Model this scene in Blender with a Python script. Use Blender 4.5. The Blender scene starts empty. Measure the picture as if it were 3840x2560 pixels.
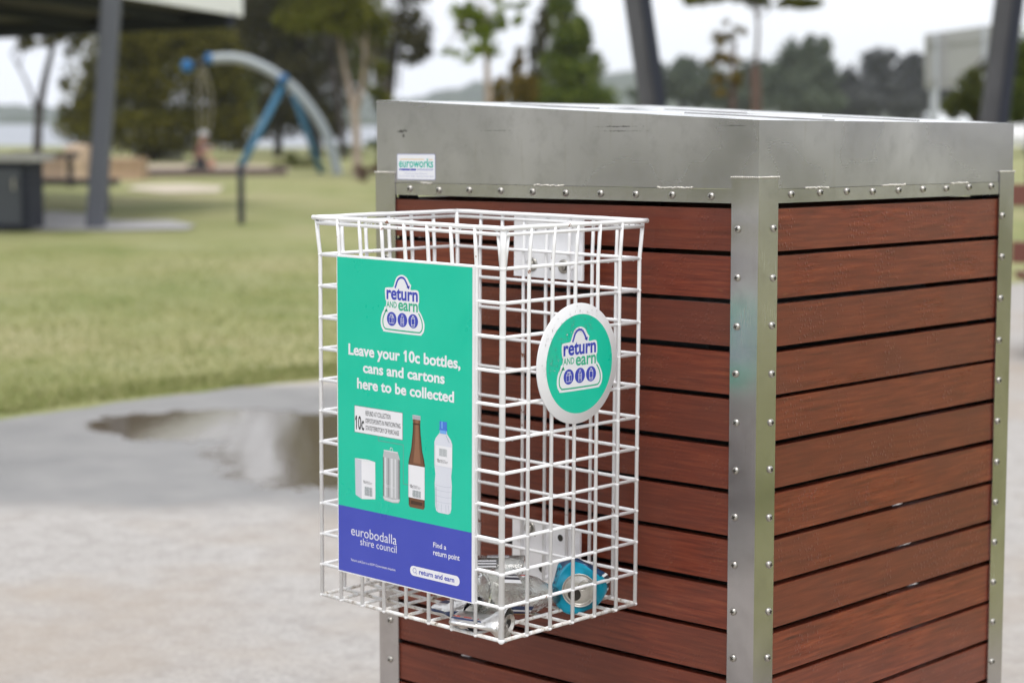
import bpy, bmesh, math, random
from mathutils import Vector, Matrix, noise
random.seed(7)
sc = bpy.context.scene
COL = sc.collection
rad = math.radians

# ---------------------------------------------------------------- camera
F = 7181.7148                      # focal length in pixels of a 3840 px wide picture
CAM = Vector((1.8979, -1.9983, 0.768))
YAW, PIT, ROL = 0.7548, -0.1167, 0.0054
G = -0.63                          # ground level
fw = Vector((-math.sin(YAW)*math.cos(PIT), math.cos(YAW)*math.cos(PIT), math.sin(PIT)))
r0 = Vector((math.cos(YAW), math.sin(YAW), 0)); u0 = r0.cross(fw)
RT = r0*math.cos(ROL) + u0*math.sin(ROL); UP = -r0*math.sin(ROL) + u0*math.cos(ROL)
cd = bpy.data.cameras.new('camera'); cam = bpy.data.objects.new('camera', cd); COL.objects.link(cam)
M = Matrix((RT, UP, -fw)).transposed().to_4x4(); M.translation = CAM
cam.matrix_world = M
cd.sensor_width = 36; cd.lens = F*36/3840; cd.clip_start = .05; cd.clip_end = 6000
cd.dof.use_dof = True; cd.dof.focus_distance = 2.84; cd.dof.aperture_fstop = 3.9
sc.camera = cam

# ---------------------------------------------------------------- light
SUN_EL, SUN_AZ = 64, 140
w = bpy.data.worlds.new('World'); sc.world = w; w.use_nodes = True
nt = w.node_tree; bg = nt.nodes['Background']
sky = nt.nodes.new('ShaderNodeTexSky'); sky.sky_type = 'NISHITA'; sky.sun_disc = False
sky.sun_elevation = rad(SUN_EL); sky.sun_rotation = rad(SUN_AZ); sky.dust_density = 3; sky.air_density = 1
hs = nt.nodes.new('ShaderNodeHueSaturation'); hs.inputs['Saturation'].default_value = .10
mx = nt.nodes.new('ShaderNodeMix'); mx.data_type = 'RGBA'; mx.inputs[0].default_value = .75
mx.inputs[7].default_value = (10.2, 10.5, 11.2, 1)
nt.links.new(sky.outputs[0], hs.inputs['Color']); nt.links.new(hs.outputs[0], mx.inputs[6])
nt.links.new(mx.outputs[2], bg.inputs[0]); bg.inputs[1].default_value = .1
sl = bpy.data.lights.new('sun', 'SUN'); sl.energy = 1.5; sl.angle = rad(22); sl.color = (1, .97, .93)
so = bpy.data.objects.new('sun', sl); COL.objects.link(so)
sd = Vector((math.sin(rad(SUN_AZ))*math.cos(rad(SUN_EL)), math.cos(rad(SUN_AZ))*math.cos(rad(SUN_EL)), math.sin(rad(SUN_EL))))
so.rotation_euler = sd.to_track_quat('Z', 'Y').to_euler()
sc.view_settings.view_transform = 'Standard'; sc.view_settings.look = 'None'
sc.view_settings.exposure = 0.40; sc.view_settings.gamma = 1
sc.cycles.max_bounces = 10; sc.cycles.transparent_max_bounces = 12; sc.cycles.transmission_bounces = 10
sc.cycles.caustics_reflective = False; sc.cycles.caustics_refractive = False
sc.cycles.use_denoising = True

# ---------------------------------------------------------------- helpers
def P(px, py, d):
    """the point seen at pixel (px, py) of the 3840 px photograph, d metres deep"""
    return CAM + (fw + RT*((px-1920)/F) - UP*((py-1280)/F))*d
def ground(px, py, z=G):
    r = fw + RT*((px-1920)/F) - UP*((py-1280)/F)
    return CAM + r*((z-CAM.z)/r.z)
def base(px, d, z=G):
    """ground point d metres deep under picture column px"""
    a = P(px, 0, d); b = P(px, 1000, d); t = (z-a.z)/(b.z-a.z)
    return a + (b-a)*t

def mat(name, col, rough=.6, metal=0, **kw):
    m = bpy.data.materials.new(name); m.use_nodes = True
    b = m.node_tree.nodes['Principled BSDF']
    b.inputs['Base Color'].default_value = (*col, 1)
    b.inputs['Roughness'].default_value = rough; b.inputs['Metallic'].default_value = metal
    for k, v in kw.items(): b.inputs[k.replace('_', ' ')].default_value = v
    return m
class N:
    """small node-graph helper"""
    def __init__(s, m): s.m = m; s.t = m.node_tree; s.b = s.t.nodes['Principled BSDF']
    def n(s, typ, **kw):
        x = s.t.nodes.new('ShaderNode'+typ)
        for k, v in kw.items():
            if hasattr(x, k): setattr(x, k, v)
        return x
    def l(s, a, b): s.t.links.new(a, b)
    def coord(s, out='Object', scale=(1, 1, 1), loc=(0, 0, 0), rot=(0, 0, 0)):
        c = s.n('TexCoord'); mp = s.n('Mapping'); s.l(c.outputs[out], mp.inputs[0])
        mp.inputs['Scale'].default_value = scale; mp.inputs['Location'].default_value = loc; mp.inputs['Rotation'].default_value = rot
        return mp.outputs[0]
    def noise(s, vec, scale, detail=4, rough=.6, dist=0):
        x = s.n('TexNoise'); s.l(vec, x.inputs['Vector'])
        x.inputs['Scale'].default_value = scale; x.inputs['Detail'].default_value = detail
        x.inputs['Roughness'].default_value = rough; x.inputs['Distortion'].default_value = dist
        return x.outputs['Fac']
    def ramp(s, fac, stops, interp='LINEAR'):
        x = s.n('ValToRGB'); x.color_ramp.interpolation = interp; e = x.color_ramp.elements
        while len(e) < len(stops): e.new(.5)
        for q, (p, c) in zip(e, stops):
            q.position = p; q.color = (*c, 1) if not isinstance(c, (int, float)) else (c, c, c, 1)
        s.l(fac, x.inputs[0]); return x.outputs[0]
    def mix(s, fac, a, b, mode='MIX'):
        x = s.n('Mix'); x.data_type = 'RGBA'; x.blend_type = mode
        for sock, v in ((x.inputs[0], fac), (x.inputs[6], a), (x.inputs[7], b)):
            if isinstance(v, (int, float)): sock.default_value = v if sock is x.inputs[0] else (v, v, v, 1)
            elif isinstance(v, tuple): sock.default_value = (*v, 1)
            else: s.l(v, sock)
        return x.outputs[2]
    def math(s, op, a, b=0, c=0, clamp=False):
        x = s.n('Math', operation=op); x.use_clamp = clamp
        for i, v in enumerate((a, b, c)):
            if isinstance(v, (int, float)): x.inputs[i].default_value = v
            else: s.l(v, x.inputs[i])
        return x.outputs[0]
    def bump(s, h, strength=.3, dist=.002, normal=None):
        x = s.n('Bump'); s.l(h, x.inputs['Height']); x.inputs['Strength'].default_value = strength; x.inputs['Distance'].default_value = dist
        if normal is not None: s.l(normal, x.inputs['Normal'])
        s.l(x.outputs[0], s.b.inputs['Normal']); return x.outputs[0]
    def col(s, c): s.l(c, s.b.inputs['Base Color'])
    def rough(s, r): s.l(r, s.b.inputs['Roughness'])

def link(name, me, parent=None, m=None):
    o = bpy.data.objects.new(name, me); COL.objects.link(o)
    if parent is not None: o.parent = parent
    if m is not None:
        for q in (m if isinstance(m, (list, tuple)) else [m]): me.materials.append(q)
    return o
def thing(name, label, cat, loc=(0, 0, 0), rot=(0, 0, 0), group=None):
    o = bpy.data.objects.new(name, None); COL.objects.link(o); o.location = loc; o.rotation_euler = rot
    o.empty_display_size = .1
    o['label'] = label; o['category'] = cat
    if group: o['group'] = group
    return o
def kind(o, k): o['kind'] = k; return o
def done(name, bm, parent=None, m=None, smooth=False, bevel=0, seg=2):
    if bevel:
        es = [e for e in bm.edges if len(e.link_faces) == 2 and e.calc_face_angle(0) > .6]
        bmesh.ops.bevel(bm, geom=es, offset=bevel, segments=seg, affect='EDGES', profile=.6)
    bmesh.ops.recalc_face_normals(bm, faces=bm.faces)
    me = bpy.data.meshes.new(name); bm.to_mesh(me); bm.free()
    if smooth:
        for p in me.polygons: p.use_smooth = True
    return link(name, me, parent, m)
def box(bm, x0, x1, y0, y1, z0, z1, mi=0):
    v = [bm.verts.new(p) for p in ((x0,y0,z0),(x1,y0,z0),(x1,y1,z0),(x0,y1,z0),(x0,y0,z1),(x1,y0,z1),(x1,y1,z1),(x0,y1,z1))]
    for f in ((0,3,2,1),(4,5,6,7),(0,1,5,4),(1,2,6,5),(2,3,7,6),(3,0,4,7)):
        bm.faces.new([v[i] for i in f]).material_index = mi
def obox(bm, c, ax, ay, az, mi=0):
    """box from centre and three half-axis vectors"""
    c = Vector(c); v = []
    for sz in (-1, 1):
        for sx, sy in ((-1,-1),(1,-1),(1,1),(-1,1)): v.append(bm.verts.new(c + ax*sx + ay*sy + az*sz))
    for f in ((0,3,2,1),(4,5,6,7),(0,1,5,4),(1,2,6,5),(2,3,7,6),(3,0,4,7)):
        bm.faces.new([v[i] for i in f]).material_index = mi
def beam(bm, a, b, w, h, upv=Vector((0, 0, 1)), mi=0):
    a = Vector(a); b = Vector(b); d = (b-a).normalized(); s = d.cross(upv)
    if s.length < 1e-4: s = d.cross(Vector((1, 0, 0)))
    s.normalize(); t = s.cross(d).normalized()
    obox(bm, (a+b)/2, s*w/2, (b-a)/2, t*h/2, mi)
def tube(bm, pts, rs, n=8, cap=True, mi=0):
    pts = [Vector(p) for p in pts]
    if isinstance(rs, (int, float)): rs = [rs]*len(pts)
    rings = []; prev = None
    for i, p in enumerate(pts):
        d = (pts[min(i+1, len(pts)-1)] - pts[max(i-1, 0)]).normalized()
        if prev is None:
            a = d.cross(Vector((0, 0, 1)))
            if a.length < .05: a = d.cross(Vector((1, 0, 0)))
        else: a = prev - d*prev.dot(d)
        a.normalize(); prev = a; b = d.cross(a)
        rings.append([bm.verts.new(p + (a*math.cos(t) + b*math.sin(t))*rs[i]) for t in [2*math.pi*k/n for k in range(n)]])
    for A, B in zip(rings, rings[1:]):
        for k in range(n):
            f = bm.faces.new((A[k], A[(k+1) % n], B[(k+1) % n], B[k])); f.material_index = mi; f.smooth = True
    if cap:
        bm.faces.new(rings[0][::-1]).material_index = mi; bm.faces.new(rings[-1]).material_index = mi
def ball(bm, c, r, n=6, m=4, sc3=(1, 1, 1), mi=0):
    c = Vector(c); rings = []
    top = bm.verts.new(c + Vector((0, 0, r*sc3[2]))); bot = bm.verts.new(c - Vector((0, 0, r*sc3[2])))
    for j in range(1, m):
        t = math.pi*j/m
        rings.append([bm.verts.new(c + Vector((math.sin(t)*math.cos(2*math.pi*k/n)*sc3[0], math.sin(t)*math.sin(2*math.pi*k/n)*sc3[1], math.cos(t)*sc3[2]))*r) for k in range(n)])
    fs = []
    for k in range(n):
        fs.append(bm.faces.new((top, rings[0][k], rings[0][(k+1) % n]))); fs.append(bm.faces.new((bot, rings[-1][(k+1) % n], rings[-1][k])))
        for A, B in zip(rings, rings[1:]): fs.append(bm.faces.new((A[k], B[k], B[(k+1) % n], A[(k+1) % n])))
    for f in fs: f.smooth = True; f.material_index = mi
def lathe(bm, prof, n=32, M=Matrix(), mi=0, mf=None, a0=0, a1=2*math.pi, fn=None):
    """revolve (r, z) pairs about z; mf(j, k) picks the material; fn(v) deforms"""
    full = abs(a1-a0-2*math.pi) < 1e-6; cols = n if full else n+1
    R = []
    for r_, z_ in prof:
        row = []
        for k in range(cols):
            t = a0 + (a1-a0)*k/n; v = Vector((r_*math.cos(t), r_*math.sin(t), z_))
            if fn: v = fn(v)
            row.append(bm.verts.new(M @ v))
        R.append(row)
    for j in range(len(R)-1):
        for k in range(n):
            f = bm.faces.new((R[j][k], R[j][(k+1) % cols], R[j+1][(k+1) % cols], R[j+1][k])); f.smooth = True
            f.material_index = mf(j, k) if mf else mi

# printed graphics: flat shapes in (u, v) metres laid on a panel, each layer 0.15 mm above the last
def text_mesh(s, bold):
    c = bpy.data.curves.new('lettering', 'FONT'); c.body = s; c.offset = bold; c.resolution_u = 4
    o = bpy.data.objects.new('lettering', c); COL.objects.link(o)
    dg = bpy.context.evaluated_depsgraph_get(); me = bpy.data.meshes.new_from_object(o.evaluated_get(dg))
    vs = [tuple(v.co[:2]) for v in me.vertices]; fs = [tuple(p.vertices) for p in me.polygons]
    bpy.data.objects.remove(o); bpy.data.curves.remove(c); bpy.data.meshes.remove(me)
    return vs, fs
class Flat:
    def __init__(s, frame): s.fr = frame; s.bm = bmesh.new(); s.mats = []
    def mi(s, m):
        if m not in s.mats: s.mats.append(m)
        return s.mats.index(m)
    def poly(s, pts, lay, m):
        s.bm.faces.new([s.bm.verts.new(s.fr(u, v, lay)) for u, v in pts]).material_index = s.mi(m)
    def rect(s, u0, u1, v0, v1, lay, m): s.poly([(u0,v0),(u1,v0),(u1,v1),(u0,v1)], lay, m)
    def rrect(s, u0, u1, v0, v1, r, lay, m, n=5):
        pts = []
        for cx, cy, a in ((u1-r,v0+r,-90),(u1-r,v1-r,0),(u0+r,v1-r,90),(u0+r,v0+r,180)):
            for k in range(n+1): t = rad(a+90*k/n); pts.append((cx+r*math.cos(t), cy+r*math.sin(t)))
        s.poly(pts, lay, m)
    def disc(s, u, v, r, lay, m, n=40): s.poly([(u+r*math.cos(2*math.pi*k/n), v+r*math.sin(2*math.pi*k/n)) for k in range(n)], lay, m)
    def stroke(s, pts, w, lay, m, closed=False):
        n = len(pts); L = []
        for i in range(n):
            a = pts[(i-1) % n] if (closed or i) else pts[i]; b = pts[(i+1) % n] if (closed or i < n-1) else pts[i]
            dx, dy = b[0]-a[0], b[1]-a[1]; q = math.hypot(dx, dy) or 1; nx, ny = -dy/q*w/2, dx/q*w/2
            L.append(((pts[i][0]+nx, pts[i][1]+ny), (pts[i][0]-nx, pts[i][1]-ny)))
        for i in range(n if closed else n-1):
            a, b = L[i], L[(i+1) % n]; s.poly([a[1], b[1], b[0], a[0]], lay, m)
    def text(s, t, u0, u1, v0, h, lay, m, bold=0):
        vs, fs = text_mesh(t, bold); i = s.mi(m)
        xs = [v[0] for v in vs]; x0, x1 = min(xs), max(xs); ym = max(v[1] for v in vs)
        ky = h/ym; kx = (u1-u0)/(x1-x0) if u1 is not None else ky
        V = [s.bm.verts.new(s.fr(u0+(x-x0)*kx, v0+y*ky, lay)) for x, y in vs]
        for f in fs:
            try: s.bm.faces.new([V[k] for k in f]).material_index = i
            except ValueError: pass
        for j, ch_ in enumerate(t):          # give the plain figure one its flag
            if ch_ == '1':
                one = text_mesh('1', bold)[0]; w_ = max(v[0] for v in one)-min(v[0] for v in one); h_ = max(v[1] for v in one)
                xr = max(v[0] for v in text_mesh(t[:j+1], bold)[0]); q = [(xr-w_*.5, h_), (xr-w_*.5, h_-.20), (xr-w_-.11, h_-.25), (xr-w_-.11, h_-.13-bold), (xr-w_*.9, h_)]
                s.poly([(u0+(x-x0)*kx, v0+y*ky) for x, y in q], lay+.5, m)
    def barcode(s, u0, u1, v0, v1, lay, m, rnd):
        u = u0
        while u < u1:
            w_ = rnd.choice((.0004, .0007, .0011)); s.rect(u, min(u+w_, u1), v0, v1, lay, m); u += w_ + rnd.choice((.0005, .0008))
    def build(s, name, parent):
        me = bpy.data.meshes.new(name); s.bm.to_mesh(me); s.bm.free(); return link(name, me, parent, s.mats)
def smooth_path(pts, k=4, closed=False):
    n = len(pts); out = []
    rng = range(n if closed else n-1)
    for i in rng:
        g = lambda j: pts[j % n] if closed else pts[max(0, min(n-1, j))]
        a, b, c, d = g(i-1), g(i), g(i+1), g(i+2)
        for q in range(k):
            t = q/k; out.append(tuple(.5*((2*b[z]) + (-a[z]+c[z])*t + (2*a[z]-5*b[z]+4*c[z]-d[z])*t*t + (-a[z]+3*b[z]-3*c[z]+d[z])*t**3) for z in range(len(b))))
    if not closed: out.append(tuple(pts[-1]))
    return out

# ---------------------------------------------------------------- materials
def stainless(name, horiz, tint=(.545, .525, .55), smudges=()):
    m = mat(name, tint, .34, 1); g = N(m); rb_ = .17 if horiz else .08
    v = g.coord(scale=(1, 1, 1)); vb = g.coord(scale=(1.5, 1.5, 90) if horiz else (60, 60, 1.2))
    brush = g.noise(vb, 6, 3); cloud = g.noise(v, 3.2, 3, .5, .9); cloud2 = g.noise(v, 26, 5, .65)
    c = g.ramp(cloud, [(.3, tuple(t*.70 for t in tint)), (.7, tuple(t*1.15 for t in tint))])
    c = g.mix(g.ramp(cloud2, [(.5, 0), (.78, .45)]), c, tuple(t*.62 for t in tint))
    vr = g.coord(scale=(70, 70, 5)); streak = g.noise(vr, 1, 2)
    c = g.mix(g.ramp(streak, [(.62, 0), (.8, .18)]), c, (.33, .28, .2))
    sp = g.noise(g.coord(), 240, 2); c = g.mix(g.ramp(sp, [(.72, 0), (.78, .5)]), c, (.22, .18, .13))
    for (cx, cz, rx, rz, k) in smudges:
        cc = g.n('TexCoord'); sx = g.n('SeparateXYZ'); g.l(cc.outputs['Object'], sx.inputs[0])
        dx = g.math('DIVIDE', g.math('SUBTRACT', sx.outputs[0], cx), rx); dz = g.math('DIVIDE', g.math('SUBTRACT', sx.outputs[2], cz), rz)
        d = g.math('SQRT', g.math('ADD', g.math('MULTIPLY', dx, dx), g.math('MULTIPLY', dz, dz)))
        dn = g.noise(g.coord(scale=(1, 1, 1)), 150, 3)
        d = g.math('ADD', d, g.math('MULTIPLY', g.math('SUBTRACT', dn, .5), 2.4))
        c = g.mix(g.ramp(d, [(.35, k), (1, 0)]), c, (.06, .06, .06))
    g.col(c)
    g.rough(g.math('ADD', g.math('MULTIPLY', cloud, .22), g.math('ADD', g.math('MULTIPLY', brush, .012 if horiz else .08), rb_)))
    if not horiz: g.bump(brush, .05, .0006)
    return m
steel_cap = stainless('brushed_cap_steel', True, smudges=[(-.78, 1.352, .014, .0035, .8), (-.776, 1.344, .005, .004, .7), (-.275, 1.357, .05, .0016, .7), (-.27, 1.350, .05, .0016, .5), (-.05, 1.357, .03, .0013, .5), (-.55, 1.352, .05, .0012, .35)])
lid_steel = mat('wet_sky_lit_lid_steel', (.86, .86, .85), .3, 1); g = N(lid_steel); g.rough(g.ramp(g.noise(g.coord(), 6, 4), [(.4, .18), (.65, .5)])); g.bump(g.noise(g.coord(), 40, 3), .15, .002)  # brighter tint paints the sky's reflection on the lid top and edge highlights
steel_post = stainless('brushed_post_steel', False, (.525, .505, .505))
steel_screw = mat('screw_steel', (.46, .44, .40), .3, 1)
dark_slot = mat('screw_slot', (.03, .025, .02), .8)
weld = mat('weld_bead', (.6, .58, .52), .42, 1); g = N(weld); g.bump(g.noise(g.coord(), 500, 2), .6, .001)

def wood(name, k=1.0, gloss=.36):
    m = mat(name, (.12, .03, .02), gloss); g = N(m)
    oi = g.n('ObjectInfo'); off = g.n('Combine' 'XYZ'); g.l(g.math('MULTIPLY', oi.outputs['Random'], 40), off.inputs[0]); g.l(g.math('MULTIPLY', oi.outputs['Random'], 17), off.inputs[2])
    def cv(scale):
        c = g.n('TexCoord'); mp = g.n('Mapping'); g.l(c.outputs['Object'], mp.inputs[0]); g.l(off.outputs[0], mp.inputs['Location']); mp.inputs['Scale'].default_value = scale; return mp.outputs[0]
    grain = g.noise(cv((3, 3, 55)), 3, 6, .62, .25); fine = g.noise(cv((9, 9, 300)), 3, 3, .6); blot = g.noise(cv((2.2, 2.2, 4)), 2, 3)
    c = g.ramp(grain, [(.25, (.060*k, .0125*k, .0070*k)), (.5, (.150*k, .030*k, .0150*k)), (.74, (.255*k, .060*k, .026*k))])
    c = g.mix(g.ramp(blot, [(.35, 0), (.72, .6)]), c, (.105*k, .034*k, .020*k))
    c = g.mix(g.ramp(fine, [(.60, 0), (.74, .5)]), c, (.045*k, .015*k, .01*k))
    dirt = g.noise(cv((6, 6, 26)), 5, 5, .7); c = g.mix(g.ramp(dirt, [(.63, 0), (.75, .4)]), c, (.30*k, .14*k, .06*k))
    kn = g.n('TexVoronoi'); g.l(cv((1.6, 1.6, 13)), kn.inputs['Vector']); kn.inputs['Scale'].default_value = 2.2
    c = g.mix(g.ramp(kn.outputs['Distance'], [(.03, .75), (.10, 0)]), c, (.035*k, .011*k, .008*k))
    split = g.noise(cv((2.0, 2.0, 420)), 2, 2, .5); c = g.mix(g.ramp(split, [(.70, 0), (.75, .8)]), c, (.02, .008, .006))
    c = g.mix(g.math('MULTIPLY', g.math('SUBTRACT', oi.outputs['Random'], .0), .55), c, (.095*k, .026*k, .0165*k))
    g.col(c)
    dr = g.n('TexVoronoi'); g.l(cv((1, 1, 1)), dr.inputs['Vector']); dr.inputs['Scale'].default_value = 130; dr.inputs['Randomness'].default_value = 1
    zone = g.ramp(g.noise(cv((9, 9, 3)), 1.6, 2), [(.5, 0), (.6, 1)])
    drop = g.math('MULTIPLY', g.ramp(dr.outputs['Distance'], [(.18, 1), (.36, 0)]), zone)
    g.rough(g.ramp(g.math('ADD', g.math('MULTIPLY', blot, .8), g.math('MULTIPLY', fine, .2)), [(.2, gloss-.08), (.8, gloss+.16)]))
    h = g.math('ADD', g.math('MULTIPLY', g.math('ADD', grain, g.math('MULTIPLY', fine, .7)), .35), g.math('MULTIPLY', drop, 1.1))
    g.bump(h, .5, .0009)
    g.b.inputs['Coat Weight'].default_value = .16; g.b.inputs['Coat Roughness'].default_value = .12; g.b.inputs['Specular IOR Level'].default_value = .28
    return m
wood_slat = wood('red_stained_timber', 1.12, .33)
wood_side = wood('red_stained_timber_lit_side', 1.22, .28)  # same timber in a lighter tone, painting the stronger light on the right face
black = mat('black_plastic', (.012, .012, .014), .45)
bin_grey = mat('dark_bin_plastic', (.02, .023, .028), .5)

white_wire = mat('white_plastic_coating', (.88, .88, .89), .3); g = N(white_wire)
nn = g.noise(g.coord(), 34, 3); n2 = g.noise(g.coord(), 260, 3)
c = g.mix(g.ramp(n2, [(.70, 0), (.76, 1)]), (.88, .88, .89), (.6, .56, .50))
c = g.mix(g.math('MULTIPLY', g.ramp(nn, [(.685, 0), (.70, 1)]), g.ramp(n2, [(.45, 0), (.55, 1)])), c, (.24, .08, .03)); g.col(c)
g.bump(g.noise(g.coord(), 160, 2), .35, .0008)
white_wire.node_tree.nodes['Principled BSDF'].inputs['Coat Weight'].default_value = .3
dirty_wire = mat('dirty_white_coating', (.7, .69, .67), .45); g = N(dirty_wire)
nn = g.noise(g.coord(), 70, 4, .7); g.col(g.ramp(nn, [(.42, (.80, .80, .80)), (.58, (.62, .58, .53)), (.68, (.22, .16, .12))]))
white_plate = mat('white_powder_coat', (.90, .90, .92), .35); g = N(white_plate); g.col(g.mix(g.ramp(g.noise(g.coord(), 60, 4), [(.62, 0), (.75, .5)]), (.90, .90, .92), (.55, .52, .5)))
sign_white = mat('sign_white', (.80, .80, .82), .28)
def printed(name, c, r=.3):
    m = mat(name, c, r); g = N(m); n1 = g.noise(g.coord(), 9, 4)
    g.col(g.mix(g.ramp(n1, [(.4, 0), (.7, .22)]), c, tuple(min(1, q*1.15+.035) for q in c)))
    g.rough(g.ramp(n1, [(.3, r-.06), (.7, r+.1)])); return m
p_green = printed('printed_green', (.001, .53, .355)); p_blue = printed('printed_blue', (.048, .068, .45))
p_navy = printed('printed_logo_blue', (.035, .055, .44)); p_lgreen = printed('printed_logo_green', (.03, .42, .25)); p_white = printed('printed_white', (.80, .80, .84))
p_black = mat('printed_black', (.02, .02, .025), .4); p_grey = mat('printed_grey', (.22, .27, .28), .4); p_pale = mat('printed_pale_grey', (.58, .59, .66), .35)
p_silver = [mat('printed_silver_%s' % n, (v, v*1.02, v*1.06), .35) for n, v in (('dark', .12), ('mid', .30), ('light', .48), ('bright', .66))]
p_brown = [mat('printed_brown_%s' % n, c, .35) for n, c in (('dark', (.055, .022, .012)), ('mid', (.16, .068, .036)), ('light', (.27, .125, .07)))]
p_capblue = mat('printed_cap_blue', (.06, .19, .66), .35); p_capblue2 = mat('printed_cap_light_blue', (.16, .40, .82), .35)
p_pet = [mat('printed_clear_%s' % n, c, .35) for n, c in (('mid', (.50, .54, .62)), ('light', (.68, .70, .78)), ('deep', (.36, .42, .50)))]
p_orange = mat('printed_orange', (.80, .56, .24), .4); p_teal = mat('printed_teal', (.01, .45, .36), .4)
alu = mat('bare_aluminium', (.75, .74, .72), .3, 1); g = N(alu); g.bump(g.noise(g.coord(), 90, 3), .6, .003)
alu_dull = mat('can_lid_aluminium', (.62, .60, .55), .38, 1); g = N(alu_dull); g.col(g.ramp(g.noise(g.coord(), 300, 3), [(.35, (.64, .62, .58)), (.75, (.56, .53, .48))]))
cyan = mat('cyan_can_print', (.0, .33, .50), .28, .35); navy = mat('navy_can_print', (.008, .045, .12), .3, .3)
glass = mat('clear_bottle_glass', (.98, 1, .99), .02, 0, Transmission_Weight=1, IOR=1.45); g = N(glass)
gl = g.noise(g.coord(), 120, 2, .5, .8); g.bump(gl, .32, .0018)
tr_ = g.n('BsdfTransparent'); tr_.inputs[0].default_value = (.96, .98, .97, 1); ms_ = g.n('MixShader'); ms_.inputs[0].default_value = .1
g.l(g.b.outputs[0], ms_.inputs[1]); g.l(tr_.outputs[0], ms_.inputs[2]); g.l(ms_.outputs[0], g.t.nodes['Material Output'].inputs[0])
drop_m = mat('water_drop', (1, 1, 1), .0, 0, Transmission_Weight=1, IOR=1.33)

# ---------------------------------------------------------------- ground, lake, hills
H = Vector((-math.sin(YAW), math.cos(YAW), 0)); S = Vector((math.cos(YAW), math.sin(YAW), 0))
def ld(lat, dep, z): p = Vector((CAM.x, CAM.y, 0)) + S*lat + H*dep; p.z = z; return p
grass_m = mat('lawn', (.2, .22, .1), .85); g = N(grass_m); v = g.coord()
big = g.noise(v, .35, 5, .6); mid = g.noise(v, 1.3, 5, .6); fine = g.noise(v, 22, 4, .7)
c = g.ramp(big, [(.36, (.20, .23, .07)), (.5, (.30, .295, .115)), (.62, (.40, .355, .185))])
c = g.mix(g.ramp(mid, [(.38, 0), (.7, .75)]), c, (.36, .355, .19)); soil = g.noise(v, .7, 6, .7); c = g.mix(g.ramp(soil, [(.58, 0), (.74, .65)]), c, (.27, .22, .125)); c = g.mix(g.ramp(mid, [(.28, .65), (.45, 0)]), c, (.14, .195, .055))
c = g.mix(g.ramp(fine, [(.35, .5), (.65, 0)]), c, (.09, .11, .035)); g.col(c)
g.b.inputs['Specular IOR Level'].default_value = .2; g.bump(fine, .7, .02)
bm = bmesh.new()
pts = [ld(-400, -150, G), ld(400, -150, G), ld(700, 1500, G), ld(70, 1500, G), ld(28, 330, G), ld(2, 120, G), ld(-2, 88, G), ld(-12, 84, G), ld(-30, 86, G), ld(-400, 150, G)]
bm.faces.new([bm.verts.new(p) for p in pts]); lawn = done('ground', bm, None, grass_m); kind(lawn, 'structure')
lake_m = mat('lake_water', (.16, .18, .21), .3); g = N(lake_m); g.bump(g.noise(g.coord(scale=(1, 1, 1)), 1.2, 3), .25, .05)
bm = bmesh.new(); bm.faces.new([bm.verts.new(p) for p in (ld(-900, 60, G-.3), ld(400, 60, G-.3), ld(900, 900, G-.3), ld(-900, 900, G-.3))])
kind(done('lake', bm, None, lake_m), 'structure')

conc = mat('concrete_pad', (.5, .48, .46), .8); g = N(conc)
tc = g.n('TexCoord'); mp = g.n('Mapping'); mp.vector_type = 'TEXTURE'; g.l(tc.outputs['Object'], mp.inputs[0])
mp.inputs['Location'].default_value = (CAM.x, CAM.y, 0); mp.inputs['Rotation'].default_value = (0, 0, YAW)
sx = g.n('SeparateXYZ'); g.l(mp.outputs[0], sx.inputs[0]); lat, dep = sx.outputs[0], sx.outputs[1]
vo = g.coord(); nA = g.noise(vo, 1.1, 4, .6); nB = g.noise(vo, 4.5, 4, .6); nF = g.noise(vo, 60, 4, .7); nG = g.noise(vo, 14, 5, .65)
jit = g.math('ADD', g.math('MULTIPLY', g.math('SUBTRACT', nA, .5), .7), g.math('MULTIPLY', g.math('SUBTRACT', nB, .5), .22))
wf = g.math('ADD', g.math('SUBTRACT', dep, 6.42), jit)
wet = g.ramp(wf, [(0, 0), (.34, 1)])
wet = g.math('MULTIPLY', wet, g.ramp(g.math('ADD', g.math('SUBTRACT', 9.72, dep), g.math('MULTIPLY', jit, .5)), [(0, 0), (.15, 1)]))
wet = g.math('MULTIPLY', wet, g.ramp(lat, [(0, 1), (1, 0)]))
def ell(cx, cy, rx, ry):
    a = g.math('DIVIDE', g.math('SUBTRACT', lat, cx), rx); b = g.math('DIVIDE', g.math('SUBTRACT', dep, cy), ry)
    d = g.math('ADD', g.math('MULTIPLY', a, a), g.math('MULTIPLY', b, b)); d = g.math('ADD', d, g.math('ADD', g.math('MULTIPLY', jit, 1.3), g.math('MULTIPLY', g.math('SUBTRACT', g.noise(vo, 7, 4, .65, .5), .5), 1.5)))
    return g.ramp(d, [(.78, 1), (1.12, 0)])
pud = g.math('MAXIMUM', ell(-1.32, 8.42, .62, .48), ell(-.55, 7.95, .74, 1.0))
dry = g.ramp(nG, [(.25, (.31, .284, .260)), (.5, (.41, .385, .360)), (.75, (.48, .458, .432))])
dry = g.mix(g.ramp(nF, [(.35, .5), (.6, 0)]), dry, (.22, .205, .195)); dry = g.mix(g.ramp(nF, [(.66, 0), (.74, .6)]), dry, (.56, .545, .53))
dry = g.mix(g.ramp(nA, [(.42, 0), (.66, .7)]), dry, (.34, .28, .222))
wetc = g.ramp(nB, [(.3, (.165, .158, .152)), (.7, (.235, .226, .216))])
c = g.mix(wet, dry, wetc); c = g.mix(pud, c, (.115, .092, .066)); g.col(c)
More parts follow.
